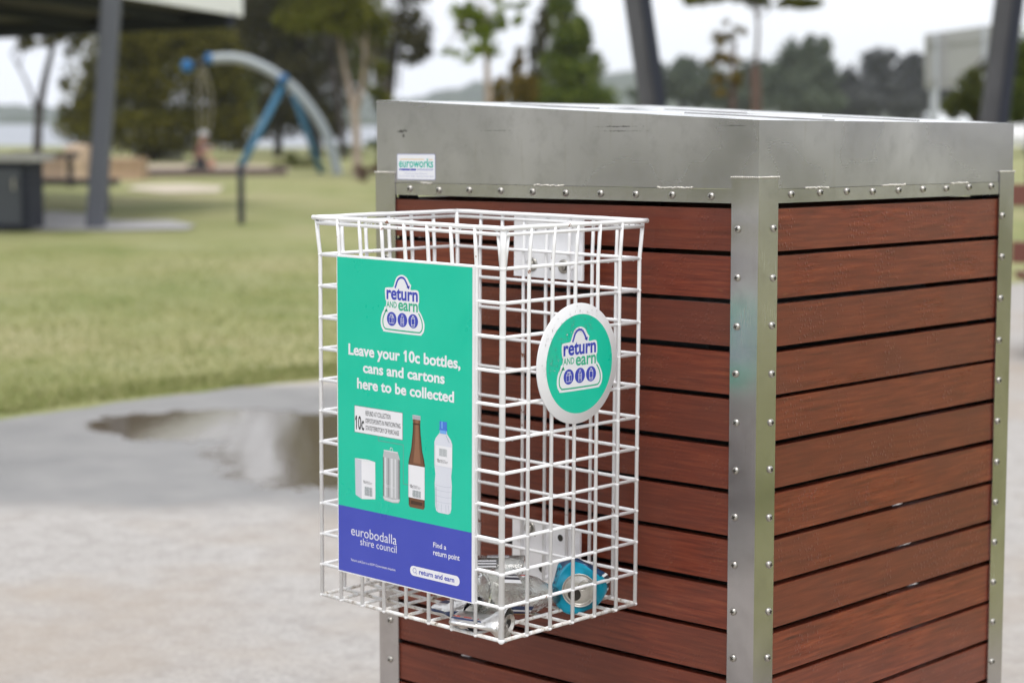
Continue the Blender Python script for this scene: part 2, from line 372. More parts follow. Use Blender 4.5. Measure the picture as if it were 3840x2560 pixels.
rr = g.mix(wet, .75, g.math('ADD', g.math('MULTIPLY', nB, .30), .25)); rr = g.mix(pud, rr, .05); g.rough(rr)
bp = g.n('Bump'); g.l(g.math('ADD', nF, nG), bp.inputs['Height']); bp.inputs['Distance'].default_value = .006
g.l(g.math('SUBTRACT', .7, g.math('MULTIPLY', g.math('MAXIMUM', pud, g.math('MULTIPLY', wet, .75)), .7)), bp.inputs['Strength'])
bp2 = g.n('Bump'); g.l(bp.outputs[0], bp2.inputs['Normal']); g.l(g.noise(g.coord(), 12, 2), bp2.inputs['Height']); bp2.inputs['Distance'].default_value = .0015; bp2.inputs['Strength'].default_value = .25
g.l(bp2.outputs[0], g.b.inputs['Normal'])
edge = [ground(x, y, G+.03) for x, y in ((-1500, 1830), (-800, 1700), (-300, 1620), (0, 1575), (163, 1551), (326, 1527), (490, 1500), (653, 1480), (816, 1462), (980, 1446), (1200, 1430), (1700, 1405), (2300, 1330), (3000, 1180), (3840, 1060), (4700, 1010))]
edge = [Vector(q) for q in smooth_path([tuple(e) for e in edge], 5)]
edge = [e + H*(noise.noise(e*2.2)*.05 + noise.noise(e*9)*.04) for e in edge]
bm = bmesh.new(); vs = [bm.verts.new((e.x, e.y, G+.03)) for e in edge] + [bm.verts.new(ld(a, b, G+.03)) for a, b in ((7, 12), (3.2, 6), (2.2, 3.2), (2.6, -2), (-8, -2))]
bot = [bm.verts.new((q.co.x, q.co.y, G-.1)) for q in vs]; n_ = len(vs)
bm.faces.new(vs)
for i in range(n_): bm.faces.new((vs[i], bot[i], bot[(i+1) % n_], vs[(i+1) % n_]))
kind(done('concrete_path', bm, None, conc), 'structure')
soil_m = mat('bare_soil', (.17, .12, .075), .95); g = N(soil_m); g.col(g.ramp(g.noise(g.coord(), 9, 5, .7), [(.35, (.13, .09, .055)), (.6, (.25, .19, .115)), (.75, (.20, .21, .08))]))
bm = bmesh.new(); ra, rb2 = [], []
for e in edge[:-10]:
    ra.append(bm.verts.new((e.x, e.y, G+.006))); q_ = e + H*(.10+.22*max(0, noise.noise(e*1.3)+.25)+.05*noise.noise(e*7)); rb2.append(bm.verts.new((q_.x, q_.y, G+.006)))
for i in range(len(ra)-1): bm.faces.new((ra[i], ra[i+1], rb2[i+1], rb2[i]))
kind(done('soil_strip', bm, None, soil_m), 'structure')
G2 = G+.03

# small tufts that break up the lawn and its edge
tuft_m = mat('grass_blades', (.17, .2, .07), .8); g = N(tuft_m); gi = g.n('NewGeometry')
g.col(g.ramp(gi.outputs['Random Per Island'], [(0, (.13, .17, .04)), (.5, (.26, .28, .10)), (1, (.42, .39, .2))])); g.b.inputs['Specular IOR Level'].default_value = .15
bm = bmesh.new(); rnd = random.Random(3)
def blade(p, h, wd):
    a = rnd.uniform(0, math.pi); t = Vector((math.cos(a), math.sin(a), 0))*wd; lean = Vector((rnd.uniform(-1, 1), rnd.uniform(-1, 1), 0))*h*.6
    bm.faces.new((bm.verts.new(p-t), bm.verts.new(p+t), bm.verts.new(p+lean+Vector((0, 0, h)))))
for i in range(26000):
    px = rnd.uniform(-60, 1500); e0 = 1566-.16*px + .045*px*max(0, px/1400-.0)
    d = 9 + 11*rnd.random()**1.7
    p = base(px, d)
    q = ground(px, 1575 - .15*px + .000025*px*px); dd = (q-CAM).dot(fw)
    if d < dd+.12: p = base(px, dd + .12 + rnd.random()*.5)
    blade(p, rnd.uniform(.010, .030)*(1+(noise.noise(p*1.5) > .1)*.5), .004)
kind(done('grass', bm, None, tuft_m), 'stuff')

hill_m = mat('wooded_hill', (.035, .05, .035), .95); g = N(hill_m); g.col(g.ramp(g.noise(g.coord(), .06, 5, .7), [(.3, (.028, .042, .028)), (.7, (.075, .09, .05))]))
def ridge(name, prof, d0, thick, m, zb=G-.4, kd='structure'):
    """a wooded ridge as a real mound: front foot, crest, back foot"""
    bm = bmesh.new(); rows = []
    prof = smooth_path([(a, b, 0) for a, b in prof], 10)
    for px, py, _ in prof:
        top = P(px, py, d0+thick/2); top.z += noise.noise(Vector((px*.02, d0, 0)))*d0*.002
        f = base(px, d0, zb); b = base(px, d0+thick, zb); m1 = (f+top)/2; m1.z = zb+(top.z-zb)*.72; m2 = (b+top)/2; m2.z = zb+(top.z-zb)*.7
        rows.append([bm.verts.new(v) for v in (f, m1, top, m2, b)])
    for A, B in zip(rows, rows[1:]):
        for k in range(4): bm.faces.new((A[k], B[k], B[k+1], A[k+1])).smooth = True
    bmesh.ops.subdivide_edges(bm, edges=bm.edges[:], cuts=1, use_grid_fill=True)
    for v in bm.verts:
        if v.co.z > zb+.5: v.co.z += noise.noise(v.co*.09)*d0*.0022
    return kind(done(name, bm, None, m), kd)
ridge('hills', [(-1200, 370), (-400, 385), (60, 392), (200, 400), (700, 395), (1200, 360), (1500, 375), (1640, 345), (1760, 318), (1850, 312), (2100, 330), (2300, 268), (2600, 300), (3000, 320), (3500, 345), (4600, 380)], 760, 260, hill_m)
ridge('far_bank', [(-1200, 452), (0, 448), (400, 446), (1000, 444), (1500, 446), (2200, 440), (3000, 450)], 315, 120, hill_m)

# ---------------------------------------------------------------- bin enclosure
bin_rot = (-.0048, -.0137, .002)
from mathutils import Euler
RB = Euler(bin_rot, 'XYZ').to_matrix()
bl = Vector((.1876, .36, .7)) + RB @ Vector((0, 0, G2-.7))
Z0 = -G2                                          # local z = measured height + Z0
W, L = .8469, .7775
enc = thing('bin_enclosure', 'square public bin enclosure of red-brown timber slats in a stainless steel frame', 'bin enclosure', bl, bin_rot)
# cap with a lid that rises towards the far left corner
bm = bmesh.new(); i_ = .002
zt = {0: .7650, 1: .8084}; zb = .6612
v = [bm.verts.new(p) for p in ((-W+i_, i_, zb+Z0), (-i_, i_, zb+Z0), (-i_, L-i_, zb+Z0), (-W+i_, L-i_, zb+Z0),
                               (-W+i_, i_, zt[1]+Z0), (-i_, i_, zt[0]+Z0), (-i_, L-i_, zt[0]+Z0), (-W+i_, L-i_, zt[1]+Z0))]
for f in ((0,3,2,1),(4,5,6,7),(0,1,5,4),(1,2,6,5),(2,3,7,6),(3,0,4,7)): bm.faces.new([v[k] for k in f])
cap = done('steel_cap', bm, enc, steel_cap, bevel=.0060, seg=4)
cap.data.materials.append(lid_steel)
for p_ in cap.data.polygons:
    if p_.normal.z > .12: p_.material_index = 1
# low folded lip seams on the lid
def ztop(x, y): return zt[0]+(zt[1]-zt[0])*(-x/W) + Z0
for (x0, x1, y0, y1) in ((-.30, -.02, .20, .23), (-.52, -.36, .42, .46), (-.24, -.05, .52, .535), (-.7, -.5, .2, .215)):
    bm = bmesh.new(); n0 = 0; box(bm, x0, x1, y0, y1, 0, .002); bm.verts.ensure_lookup_table()
    for q in list(bm.verts)[n0:]: q.co.z += ztop(q.co.x, q.co.y) - .0003
    done('lid_seam', bm, cap, steel_post)

# screws: a domed head with a cross recess
def screw_mesh(r=.0058):
    bm = bmesh.new()
    lathe(bm, [(r*1.0, 0), (r*1.02, r*.18), (r*.9, r*.42), (r*.62, r*.62), (r*.3, r*.70), (.0001, r*.71)], 14, mi=0)
    for a in (0, 1):
        c_, s_ = (1, 0) if a == 0 else (0, 1)
        obox(bm, (0, 0, r*.66), Vector((c_, s_, 0))*r*.56, Vector((-s_, c_, 0))*r*.15, Vector((0, 0, 1))*r*(.10+.004*a), 1)
    bmesh.ops.recalc_face_normals(bm, faces=bm.faces)
    me = bpy.data.meshes.new('screw'); bm.to_mesh(me); bm.free(); me.materials.append(steel_screw); me.materials.append(dark_slot); return me
SM = screw_mesh()
rs = random.Random(11)
def screw(parent, x, y, z, face):
    o = bpy.data.objects.new('screw', SM); COL.objects.link(o); o.parent = parent; z += rs.uniform(-.001, .001); o.location = (x + (rs.uniform(-.0012, .0012) if face == '-y' else 0), y + (rs.uniform(-.0012, .0012) if face != '-y' else 0), z)
    tw = rs.uniform(0, math.pi)
    q = {'-y': Matrix.Rotation(rad(90), 3, 'X'), '+x': Matrix.Rotation(rad(90), 3, 'Y'), '-x': Matrix.Rotation(rad(-90), 3, 'Y')}[face]
    o.rotation_euler = (q @ Matrix.Rotation(tw, 3, 'Z')).to_euler()
PW, PT = .0508, .003
zs = [.6006-.0741*k+Z0 for k in range(16)]
def post(cx, cy, sx_, sy_, screws):
    bm = bmesh.new()       # L-shaped angle, sx_/sy_ give the inward directions
    prof = [(0, 0), (sx_*PW, 0), (sx_*PW, sy_*PT), (sx_*PT, sy_*PT), (sx_*PT, sy_*PW), (0, sy_*PW)]
    lo = [bm.verts.new((cx+a, cy+b, 0)) for a, b in prof]; hi = [bm.verts.new((cx+a, cy+b, .6786+Z0)) for a, b in prof]
    n = 6; bm.faces.new(lo); bm.faces.new(hi)
    for k in range(n): bm.faces.new((lo[k], lo[(k+1) % n], hi[(k+1) % n], hi[k]))
    o = done('corner_post', bm, enc, steel_post, bevel=.0012)
    for x, y, f in screws:
        for z in zs: screw(o, x, y, z, f)
    bm = bmesh.new(); rw = random.Random(int(abs(cx*100)+abs(cy*50)))
    for k in range(14):
        t = k/13; ball(bm, (cx+sx_*PW*t, cy-.0006*sy_, .679+Z0), rw.uniform(.0014, .0023), 6, 4)
        ball(bm, (cx-.0006*sx_, cy+sy_*PW*t, .679+Z0), rw.uniform(.0014, .0023), 6, 4)
    done('weld_bead', bm, o, weld)
    return o
post(0, 0, -1, 1, [(-.0383, 0, '-y'), (0, .0383, '+x')])
post(-W, 0, 1, 1, [(-W+.030, 0, '-y')])
post(0, L, -1, -1, [(0, L-.0385, '+x')])
post(-W, L, 1, -1, [])
# top trim strips
def strip(x0, x1, y0, y1, screws, welds, hori):
    bm = bmesh.new(); box(bm, x0, x1, y0, y1, .6393+Z0, .6606+Z0); o = done('trim_strip', bm, enc, steel_post, bevel=.0008)
    for s_ in screws: screw(o, *s_)
    for a, b in welds:
        bm = bmesh.new(); n = int((b-a)/.0032)
        for k in range(n):
            t = a+(b-a)*k/n; r_ = rs.uniform(.0013, .0022); q = rs.uniform(-.0008, .0008)
            ball(bm, (t, y0-.0004, .6612+Z0+q) if hori else (x1+.0004, t, .6612+Z0+q), r_, 6, 4)
        done('weld_bead', bm, o, weld)
strip(-W+PW+.0005, -PW-.0005, .0012, .0035, [(-.0911-.0743*k, .0012, .6497+Z0, '-y') for k in range(10)], [(-.459, -.392), (-.195, -.125), (-.73, -.70)], True)
strip(-.0035, -.0012, PW+.0005, L-PW-.0005, [(-.0012, .0871+.0764*k, .653+Z0, '+x') for k in range(9)], [(.125, .19), (.345, .415), (.56, .62)], False)
strip(-W+PW+.0005, -PW-.0005, L-.0035, L-.0012, [], [], True)
strip(-W+.0012, -W+.0035, PW+.0005, L-PW-.0005, [], [], False)
# slats on all four sides
for k in range(16):
    t = .632-.0738*k+Z0; b = t-.0652
    for side in range(4):
        bm = bmesh.new(); j = rs.uniform(-.0012, .0012); e = .0035
        jo = rs.uniform(0, .0012)
        if side == 0: box(bm, -W+PT+.004, -PT-.004, .0036+jo, .022, b+j, t+j)
        if side == 1: box(bm, -.022, -.0036-jo, .0235, L-.0235, b+j, t+j)
        if side == 2: box(bm, -W+PT+.004, -PT-.004, L-.022, L-.0036, b+j, t+j)
        if side == 3: box(bm, -W+.0036, -W+.022, .0235, L-.0235, b+j, t+j)
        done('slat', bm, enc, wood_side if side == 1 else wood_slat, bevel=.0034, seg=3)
# inner uprights the slats are screwed to
for x, y in ((-.06, .0235), (-W+.035, .0235), (-.06, L-.049), (-W+.035, L-.049)):
    bm = bmesh.new(); box(bm, x, x+.025, y, y+.025, .01, .655+Z0); done('inner_upright', bm, enc, black)
# maker's sticker on the cap
fr = lambda u, v_, l: (u, .0018-.00015*l, v_+Z0)
st = Flat(fr)
s_pale = mat('sticker_border', (.42, .43, .62), .4); s_white = mat('sticker_white', (.80, .81, .86), .4)
st.rrect(-.792, -.6945, .6663, .7122, .003, 1, s_pale); st.rrect(-.7908, -.6957, .6676, .7106, .0025, 2, s_white)
st.rect(-.7845, -.7225, .7018, .7031, 3, p_orange); st.rect(-.7105, -.7010, .7014, .7027, 3, p_orange)
st.text('euroworks', -.7870, -.7000, .6885, .0155, 3, p_teal, .018)
st.rect(-.7862, -.7430, .6828, .6860, 3, p_navy); st.rect(-.7838, -.7805, .6828, .6838, 4, s_white); st.rect(-.7590, -.7560, .6836, .6848, 4, s_white)
st.text('WORKSHOP', -.7408, -.7000, .6830, .0030, 3, p_navy, .0)
st.text('102 Brinawa Road MORUYA', -.7720, -.7150, .6765, .0022, 3, s_pale, 0)
st.text('Ph 02 4474 1298   Fax 02 4474 1875', -.7860, -.6995, .6715, .0024, 3, s_pale, 0)
st.build('sticker', cap)

# wheelie bin standing inside
wb = thing('wheelie_bin', 'dark grey wheelie bin hidden behind the slats inside the timber enclosure', 'wheelie bin', bl + RB @ Vector((-.42, .36, 0)), bin_rot)
bm = bmesh.new(); a, b = [], []
for sx_, sy_ in ((-1,-1),(1,-1),(1,1),(-1,1)):
    a.append(bm.verts.new((sx_*.21, sy_*.25, .06))); b.append(bm.verts.new((sx_*.29, sy_*.31, 1.02)))
bm.faces.new(a); bm.faces.new(b)
for k in range(4): bm.faces.new((a[k], a[(k+1) % 4], b[(k+1) % 4], b[k]))
done('body', bm, wb, bin_grey, bevel=.02)
bm = bmesh.new(); box(bm, -.30, .30, -.325, .325, 1.022, 1.075); done('lid', bm, wb, bin_grey, bevel=.015)
for s_ in (-1, 1):
    bm = bmesh.new(); lathe(bm, [(.01, -.02), (.09, -.025), (.1, 0), (.09, .025), (.01, .02)], 20, Matrix.Translation((s_*.24, .27, .1)) @ Matrix.Rotation(rad(90), 4, 'Y')); done('wheel', bm, wb, black)
bm = bmesh.new(); tube(bm, [(-.2, .335, 1.0), (-.2, .37, 1.0), (.2, .37, 1.0), (.2, .335, 1.0)], .012); done('handle', bm, wb, black)

# ---------------------------------------------------------------- wire basket
bk = thing('wire_basket', 'white plastic-coated wire basket bolted to the bin enclosure, with green container refund signs', 'wire basket')
BD, BW = .3085, .40
XS = [-BW+.05*k for k in range(9)]; YS = [BD*k/6 for k in range(7)]; ZS = [.05*k for k in range(12)]
WR = .0028
def rows(bm, a, b, n_, off):
    for z in ZS:
        tube(bm, [Vector((*a, z)), Vector((*b, z))], WR, n_)
    tube(bm, [Vector((a[0]+off[0], a[1]+off[1], .600)), Vector((b[0]+off[0], b[1]+off[1], .600))], WR*1.05, n_)
def upright(bm, x, y, off, n_, r_=WR):
    ox, oy = off
    ox *= .6; oy *= .6; tube(bm, [(x, y, 0), (x, y, .55), (x+ox*.5, y+oy*.5, .575), (x+ox, y+oy, .607)], r_*1.05, n_)
    for z in ZS: ball(bm, (x, y, z), r_*1.22, 7, 5, (1, 1, .95))
bm = bmesh.new(); off = (0, -.006); s_ = -.0026
rows(bm, (-BW, s_*0), (0, 0), 8, off)
for x in XS[1:-1]: upright(bm, x, -.0035, off, 8)
done('front_grid', bm, bk, white_wire)
bm = bmesh.new(); rows(bm, (0, 0), (0, BD), 8, (.006, 0))
for y in YS[1:-1]: upright(bm, .0035, y, (.006, 0), 8)
side = done('side_grid', bm, bk, white_wire)
bm = bmesh.new(); rows(bm, (-BW, 0), (-BW, BD), 8, (-.006, 0))
for y in YS[1:-1]: upright(bm, -BW-.0035, y, (-.006, 0), 8)
done('side_grid', bm, bk, white_wire)
bm = bmesh.new(); rows(bm, (-BW, BD), (0, BD), 8, (0, .004))
for x in XS[1:-1]: upright(bm, x, BD+.0035, (0, .004), 8)
done('back_grid', bm, bk, white_wire)
for x, y, ox, oy, r_ in ((0, 0, .007, -.007, .0043), (-BW, 0, -.007, -.006, .0030), (0, BD, .007, .003, .0030), (-BW, BD, -.007, .003, .0033)):
    bm = bmesh.new(); upright(bm, x, y, (ox, oy), 10, r_)
    for z in ZS: ball(bm, (x, y, z), r_*1.28, 10, 6, (1, 1, .9))
    if r_ > .004: tube(bm, [(x-.002, y-.001, .548), (x-.0065, y-.004, .603)], .0030, 8); tube(bm, [(x+.001, y+.002, .548), (x+.004, y+.0065, .603)], .0030, 8)
    done('corner_wire', bm, bk, white_wire)
bm = bmesh.new()
for x in XS[1:-1]: tube(bm, [(x, 0, .0025), (x, BD, .0025)], WR, 8)
for y in YS[1:-1]: tube(bm, [(-BW, y, -.0022), (0, y, -.0022)], WR, 8)
for a, b in (((-BW, 0), (0, 0)), ((0, 0), (0, BD)), ((0, BD), (-BW, BD)), ((-BW, BD), (-BW, 0))): tube(bm, [(*a, 0), (*b, 0)], WR*1.15, 8)
done('base_grid', bm, bk, dirty_wire)
bm = bmesh.new(); o_ = .0058; RR = .0037
for a, b in (((-BW-o_-.003, -o_), (o_+.001, -o_)), ((o_, -o_-.001), (o_, BD+o_+.004)), ((o_, BD+.004), (-BW-o_, BD+.004)), ((-BW-o_, BD+.004), (-BW-o_, -o_))):
    a = Vector((*a, .6085)); b = Vector((*b, .6085)); n = 24
    tube(bm, [a+(b-a)*k/n + Vector((0, 0, noise.noise((a+(b-a)*k/n)*30)*.0006)) for k in range(n+1)], [RR*(1+.08*noise.noise(Vector((k*1.7, a.x*9, b.y*7)))) for k in range(n+1)], 10)
    for q in (a, b): ball(bm, q, RR*1.03, 8, 6)
done('rim', bm, bk, white_wire)
# water drops hanging from the rim and the wires
bm = bmesh.new(); rd = random.Random(5)
for k in range(34):
    if k % 2: p = Vector((rd.uniform(-BW, 0), -o_, .6085-RR*1.05))
    else: p = Vector((o_, rd.uniform(0, BD), .6085-RR*1.05))
    ball(bm, p, rd.uniform(.0011, .0021), 8, 6, (1.3 if k % 2 else 1, 1 if k % 2 else 1.3, 1))
for k in range(26):
    z = rd.choice(ZS[2:])-WR; ball(bm, Vector((0, rd.uniform(.01, BD), z)), rd.uniform(.0009, .0016), 8, 6, (1, 1.4, 1))
done('water_drops', bm, bk, drop_m)['kind'] = 'stuff'
# mounting plates
def plate(z0, z1, bolts, holes):
    bm = bmesh.new(); box(bm, -.284, -.132, .325, .329, z0, z1); o = done('mounting_plate', bm, bk, white_plate, bevel=.0015)
    for x in (-.25, -.2, -.15):
        bm = bmesh.new(); tube(bm, [(x, BD+.004, (z0+z1)/2-.03), (x, .325, (z0+z1)/2-.03)], .003, 8); done('stand_off', bm, o, white_plate)
    for x, z in bolts:
        bm = bmesh.new(); T = Matrix.Translation((x, .325, z)) @ Matrix.Rotation(rad(90), 4, 'X')
        lathe(bm, [(.0001, 0), (.0115, 0), (.0115, .0016), (.0075, .0018)], 20, T); lathe(bm, [(.0072, .0016), (.0072, .0062), (.006, .0072), (.0001, .0074)], 6, T)
        lathe(bm, [(.004, .001), (.004, -.038)], 10, T)
        done('bolt', bm, o, steel_screw)
    for x, z, r_ in holes:
        bm = bmesh.new(); lathe(bm, [(.0001, 0), (r_, 0), (r_*1.05, .0004)], 16, Matrix.Translation((x, .3247, z)) @ Matrix.Rotation(rad(90), 4, 'X')); done('bolt_hole', bm, o, dark_slot)
plate(.505, .606, [(-.2426, .526), (-.1724, .5263)], [(-.2000, .522, .0035)])
plate(-.020, .0945, [(-.2436, .082)], [(-.1748, .0765, .0055), (-.216, .0178, .006)])
bm = bmesh.new(); box(bm, -.284, -.132, .312, .3245, -.022, -.019); done('shelf_tab', bm, bk, white_plate, bevel=.001)

# ---------------------------------------------------------------- rectangular sign
bm = bmesh.new(); box(bm, -.3515, -.0485, -.0085, -.0062, .0485, .5515); pan = done('sign_panel', bm, bk, sign_white, bevel=.0006)
Y0 = -.0085
fr = lambda u, v_, l: (u, Y0-.00015*l, v_)
bf = Flat(fr); bf.rect(-.3498, -.0535, .156, .5495, 1, p_green); bf.rect(-.3498, -.0535, .0505, .156, 1, p_blue); bf.build('printed_background', pan)
OUT = [(-.048,-.0021),(-.0453,.0072),(-.0408,.0136),(-.0402,.017),(-.0371,.0184),(-.0353,.0254),(-.0377,.0298),(-.0385,.0448),(-.0341,.0474),(-.0264,.0479),(-.0203,.049),(-.0177,.0545),(-.0122,.0646),(-.0013,.0686),(.0095,.0652),(.0159,.0566),(.0192,.0538),(.0181,.047),(.0309,.0474),(.0356,.0437),(.0365,.0296),(.0348,.0265),(.0356,.0177),(.0405,.0121),(.0448,.0049),(.0479,-.0023),(.0470,-.0130),(.0420,-.0190),(.0340,-.0207),(-.0355,-.0207),(-.0430,-.0185),(-.0475,-.0115)]
RING = [(-.0352,.0130),(-.0400,.0060),(-.0432,-.0020),(-.0425,-.0105),(-.0390,-.0150),(-.0340,-.0163),(0,-.0166),(.0340,-.0164),(.0395,-.0150),(.0430,-.0105),(.0432,-.0020),(.0400,.0060),(.0352,.0126)]
ARC = [(-.0161,.0478),(-.0139,.0525),(-.0111,.0587),(-.0070,.0628),(-.0015,.0644),(.0040,.0630),(.0080,.0583),(.0116,.0526),(.0127,.0505)]
def logo(parent, frame, cx, cz, k, name='logo'):
    q = Flat(lambda u, v_, l: frame(cx+u*k, cz+v_*k, l))
    q.poly(smooth_path(OUT, 3, True), 2, p_white)
    q.stroke(smooth_path(RING, 4), .0021, 3, p_lgreen); q.poly([(-.0349,.0162),(-.0392,.0105),(-.0322,.0102)], 3, p_lgreen)
    q.stroke(smooth_path(ARC, 4), .0031, 3, p_navy); q.poly([(.0090,.0505),(.0163,.0532),(.0146,.0474)], 3, p_navy)
    q.text('return', -.0350, .0337, .0304, .0172, 3, p_navy, .028)
    q.text('AND', -.0352, -.0124, .0175, .0092, 3, p_lgreen, .016)
    q.text('earn', -.0092, .0337, .0146, .0122, 3, p_lgreen, .022)
    for c_ in (-.0236, 0, .0236): q.disc(c_, 0, .0107, 3, p_navy)
    s = .00085
    def ln(pts, closed=True): q.stroke(pts, s, 4, p_white, closed)
    c_ = -.0236
    ln([(c_-.0052,-.0065),(c_+.0052,-.0065),(c_+.0052,.0022),(c_-.0052,.0022)]); ln([(c_-.0052,.0022),(c_-.003,.0052),(c_+.003,.0052),(c_+.0052,.0022)], False)
    ln([(c_-.003,.0052),(c_-.003,.0068),(c_+.003,.0068),(c_+.003,.0052)], False); ln([(c_+.001,-.0065),(c_+.001,.0022)], False); ln([(c_+.001,.0022),(c_+.003,.0050)], False)
    c_ = 0
    ln([(c_-.0032,-.0078),(c_+.0032,-.0078),(c_+.0032,.0020),(c_+.0013,.0052),(c_+.0013,.0078),(c_-.0013,.0078),(c_-.0013,.0052),(c_-.0032,.0020)])
    for zz in (-.0045, -.0018, .0012): ln([(c_-.0032, zz), (c_+.0032, zz)], False)
    c_ = .0236
    ln([(c_-.0036,-.0062),(c_-.0026,-.0082),(c_+.0026,-.0082),(c_+.0036,-.0062),(c_+.0036,.0040),(c_+.0022,.0062),(c_-.0022,.0062),(c_-.0036,.0040)])
    ln([(c_-.0036,.0040),(c_+.0036,.0040)], False); ln([(c_-.0036,-.0055),(c_+.0036,-.0055)], False); ln([(c_-.0012,.0062),(c_-.0008,.0084),(c_+.0006,.0084),(c_+.0006,.0062)], False)
    return q.build(name, parent)
logo(pan, fr, -.2018, .4612, 1)
hd = Flat(fr)
hd.text('Leave your 10c bottles,', -.3242, -.0776, .3985, .0172, 2, p_white, .030)
hd.text('cans and cartons', -.2908, -.1106, .3730, .0160, 2, p_white, .030)
hd.text('here to be collected', -.3046, -.0908, .3470, .0163, 2, p_white, .030); hd.build('headline', pan)
rl = Flat(fr)
rl.rect(-.3108, -.2012, .2768, .3194, 2, p_grey); rl.rect(-.3100, -.2020, .2776, .3186, 3, p_white)
rl.text('10c', -.3071, -.2885, .2826, .0212, 4, p_black, .02)
rl.text('REFUND AT COLLECTION', -.2848, -.2284, .3060, .0075, 4, p_black, .004); rl.text('DEPOTS/POINTS IN PARTICIPATING', -.2848, -.2060, .2945, .0072, 4, p_black, .004)
rl.text('STATE/TERRITORY OF PURCHASE', -.2848, -.2094, .2831, .0072, 4, p_black, .004)
rl.stroke([(-.2561, .2768), (-.2561, .2700)], .0007, 2, p_grey); rl.stroke([(-.2564, .2698), (-.2003, .2698)], .0007, 2, p_grey); rl.stroke([(-.2003, .2701), (-.2003, .2092)], .0007, 2, p_grey); rl.stroke([(-.2006, .2094), (-.1900, .2094)], .0007, 2, p_grey)
rl.build('refund_label', pan)
rb = random.Random(21)
def tiny(q, u, v_, k, lay, m):
    q.text('10c', u, u+.0068*k, v_, .0062*k, lay, m, .01)
    for i, s in enumerate(('REFUND AT COLLECTION', 'DEPOTS/POINTS IN PARTICIPATING', 'STATE/TERRITORY OF PURCHASE')): q.text(s, u+.0075*k, u+(.020, .027, .025)[i]*k, v_+.0042*k-.0022*k*i, .0014*k, lay, m, 0)
q = Flat(fr)   # carton
q.poly([(-.3103,.2357),(-.2952,.2338),(-.2948,.1726),(-.3091,.1775)], 2, p_pale); q.poly([(-.2952,.2338),(-.2635,.2350),(-.2634,.1765),(-.2948,.1726)], 2, p_white)
q.poly([(-.3103,.2357),(-.2790,.2368),(-.2635,.2352),(-.2952,.2340)], 3, p_white); tiny(q, -.2905, .1985, .75, 3, p_black); q.barcode(-.2880, -.2700, .1795, .1935, 3, p_grey, rb); q.build('carton_picture', pan)
q = Flat(fr)   # can, printed as vertical tonal bands
def band(q, u0, u1, zb_, zt_, inset, m, lay):
    q.poly([(u0, zb_+.003), (u0+inset, zb_), (u1-inset, zb_), (u1, zb_+.003), (u1, zt_), (u0, zt_)], lay, m)
q.poly([(-.2457,.1818),(-.2425,.1782),(-.2245,.1765),(-.2110,.1780),(-.2080,.1818),(-.2080,.2462),(-.2124,.2560),(-.2436,.2560),(-.2457,.2462)], 2, p_silver[2])
for u0, u1, m in ((-.2457, -.2443, p_silver[0]), (-.2443, -.2425, p_silver[1]), (-.2425, -.2385, p_silver[3]), (-.2350, -.2320, p_silver[1]), (-.2285, -.2235, p_silver[3]), (-.2195, -.2165, p_silver[3]), (-.2125, -.2100, p_silver[1]), (-.2093, -.2080, p_silver[0])):
    q.rect(u0, u1, .1845, .2455, 3, m)
q.rect(-.2438, -.2122, .2552, .2572, 3, p_silver[3]); q.stroke(smooth_path([(-.2295,.2572),(-.2290,.2612),(-.2262,.2620),(-.2240,.2600),(-.2240,.2572)], 3), .0011, 3, p_silver[3])
q.poly([(-.2450,.1838),(-.2420,.1795),(-.2245,.1778),(-.2115,.1795),(-.2087,.1838),(-.2245,.1815)], 3, p_silver[3]); tiny(q, -.2405, .1992, .8, 4, p_white); q.build('can_picture', pan)
q = Flat(fr)   # beer bottle
def prof(pts, cx): return [(cx-a, b) for a, b in pts] + [(cx+a, b) for a, b in pts[::-1]]
cx = -.1709
BB = [(.0150, .1757), (.0175, .1795), (.0178, .2450), (.0165, .2510), (.0125, .2640), (.0095, .2780), (.0076, .3040), (.0076, .3070), (.0082, .3080), (.0080, .3160)]
q.poly(prof(BB, cx), 2, p_brown[1])
q.poly(prof([(a*.45, b) for a, b in BB[2:]], cx+.001), 3, p_brown[2]); q.stroke([(cx-.0164, .180), (cx-.0170, .245), (cx-.0112, .265), (cx-.0078, .290), (cx-.0068, .305)], .0016, 3, p_brown[0])
q.stroke([(cx+.0164, .180), (cx+.0168, .245), (cx+.0112, .265), (cx+.0080, .290), (cx+.0068, .305)], .0018, 3, p_brown[0])
q.rect(cx-.0082, cx+.0082, .3045, .3062, 4, p_brown[0]); q.rect(cx-.0086, cx+.0086, .3120, .3188, 4, p_pale)
for k in range(9): q.rect(cx-.0078+.0018*k, cx-.0070+.0018*k, .3122, .3180, 5, p_silver[1])
q.rect(-.1888, -.1531, .1908, .2413, 4, p_white); q.poly([(cx-.013, .181), (cx+.012, .1815), (cx+.013, .186), (cx-.012, .1865)], 4, p_brown[0]); q.rect(-.1888, -.1872, .1908, .2413, 5, p_pale)
tiny(q, -.1845, .2060, .85, 5, p_black); q.barcode(-.1795, -.1615, .1925, .2030, 5, p_grey, rb); q.build('beer_bottle_picture', pan)
q = Flat(fr)   # plastic water bottle
cx = -.1134
PB = [(.0100, .1762), (.0150, .1785), (.0172, .1850), (.0176, .2050), (.0184, .2200), (.0168, .2340), (.0185, .2460), (.0190, .2830), (.0160, .2895), (.0080, .2975), (.0070, .3045)]
q.poly(prof(PB, cx), 2, p_pet[1]); q.rect(cx-.0189, cx+.0189, .2478, .2785, 3, p_white); q.rect(cx-.0189, cx-.0170, .2478, .2785, 4, p_pale)
for zz in (.2100, .2010, .1925, .2170): q.stroke([(cx-.0175, zz+.0012), (cx-.006, zz), (cx+.006, zz), (cx+.0175, zz+.0012)], .0006, 3, p_pet[0])
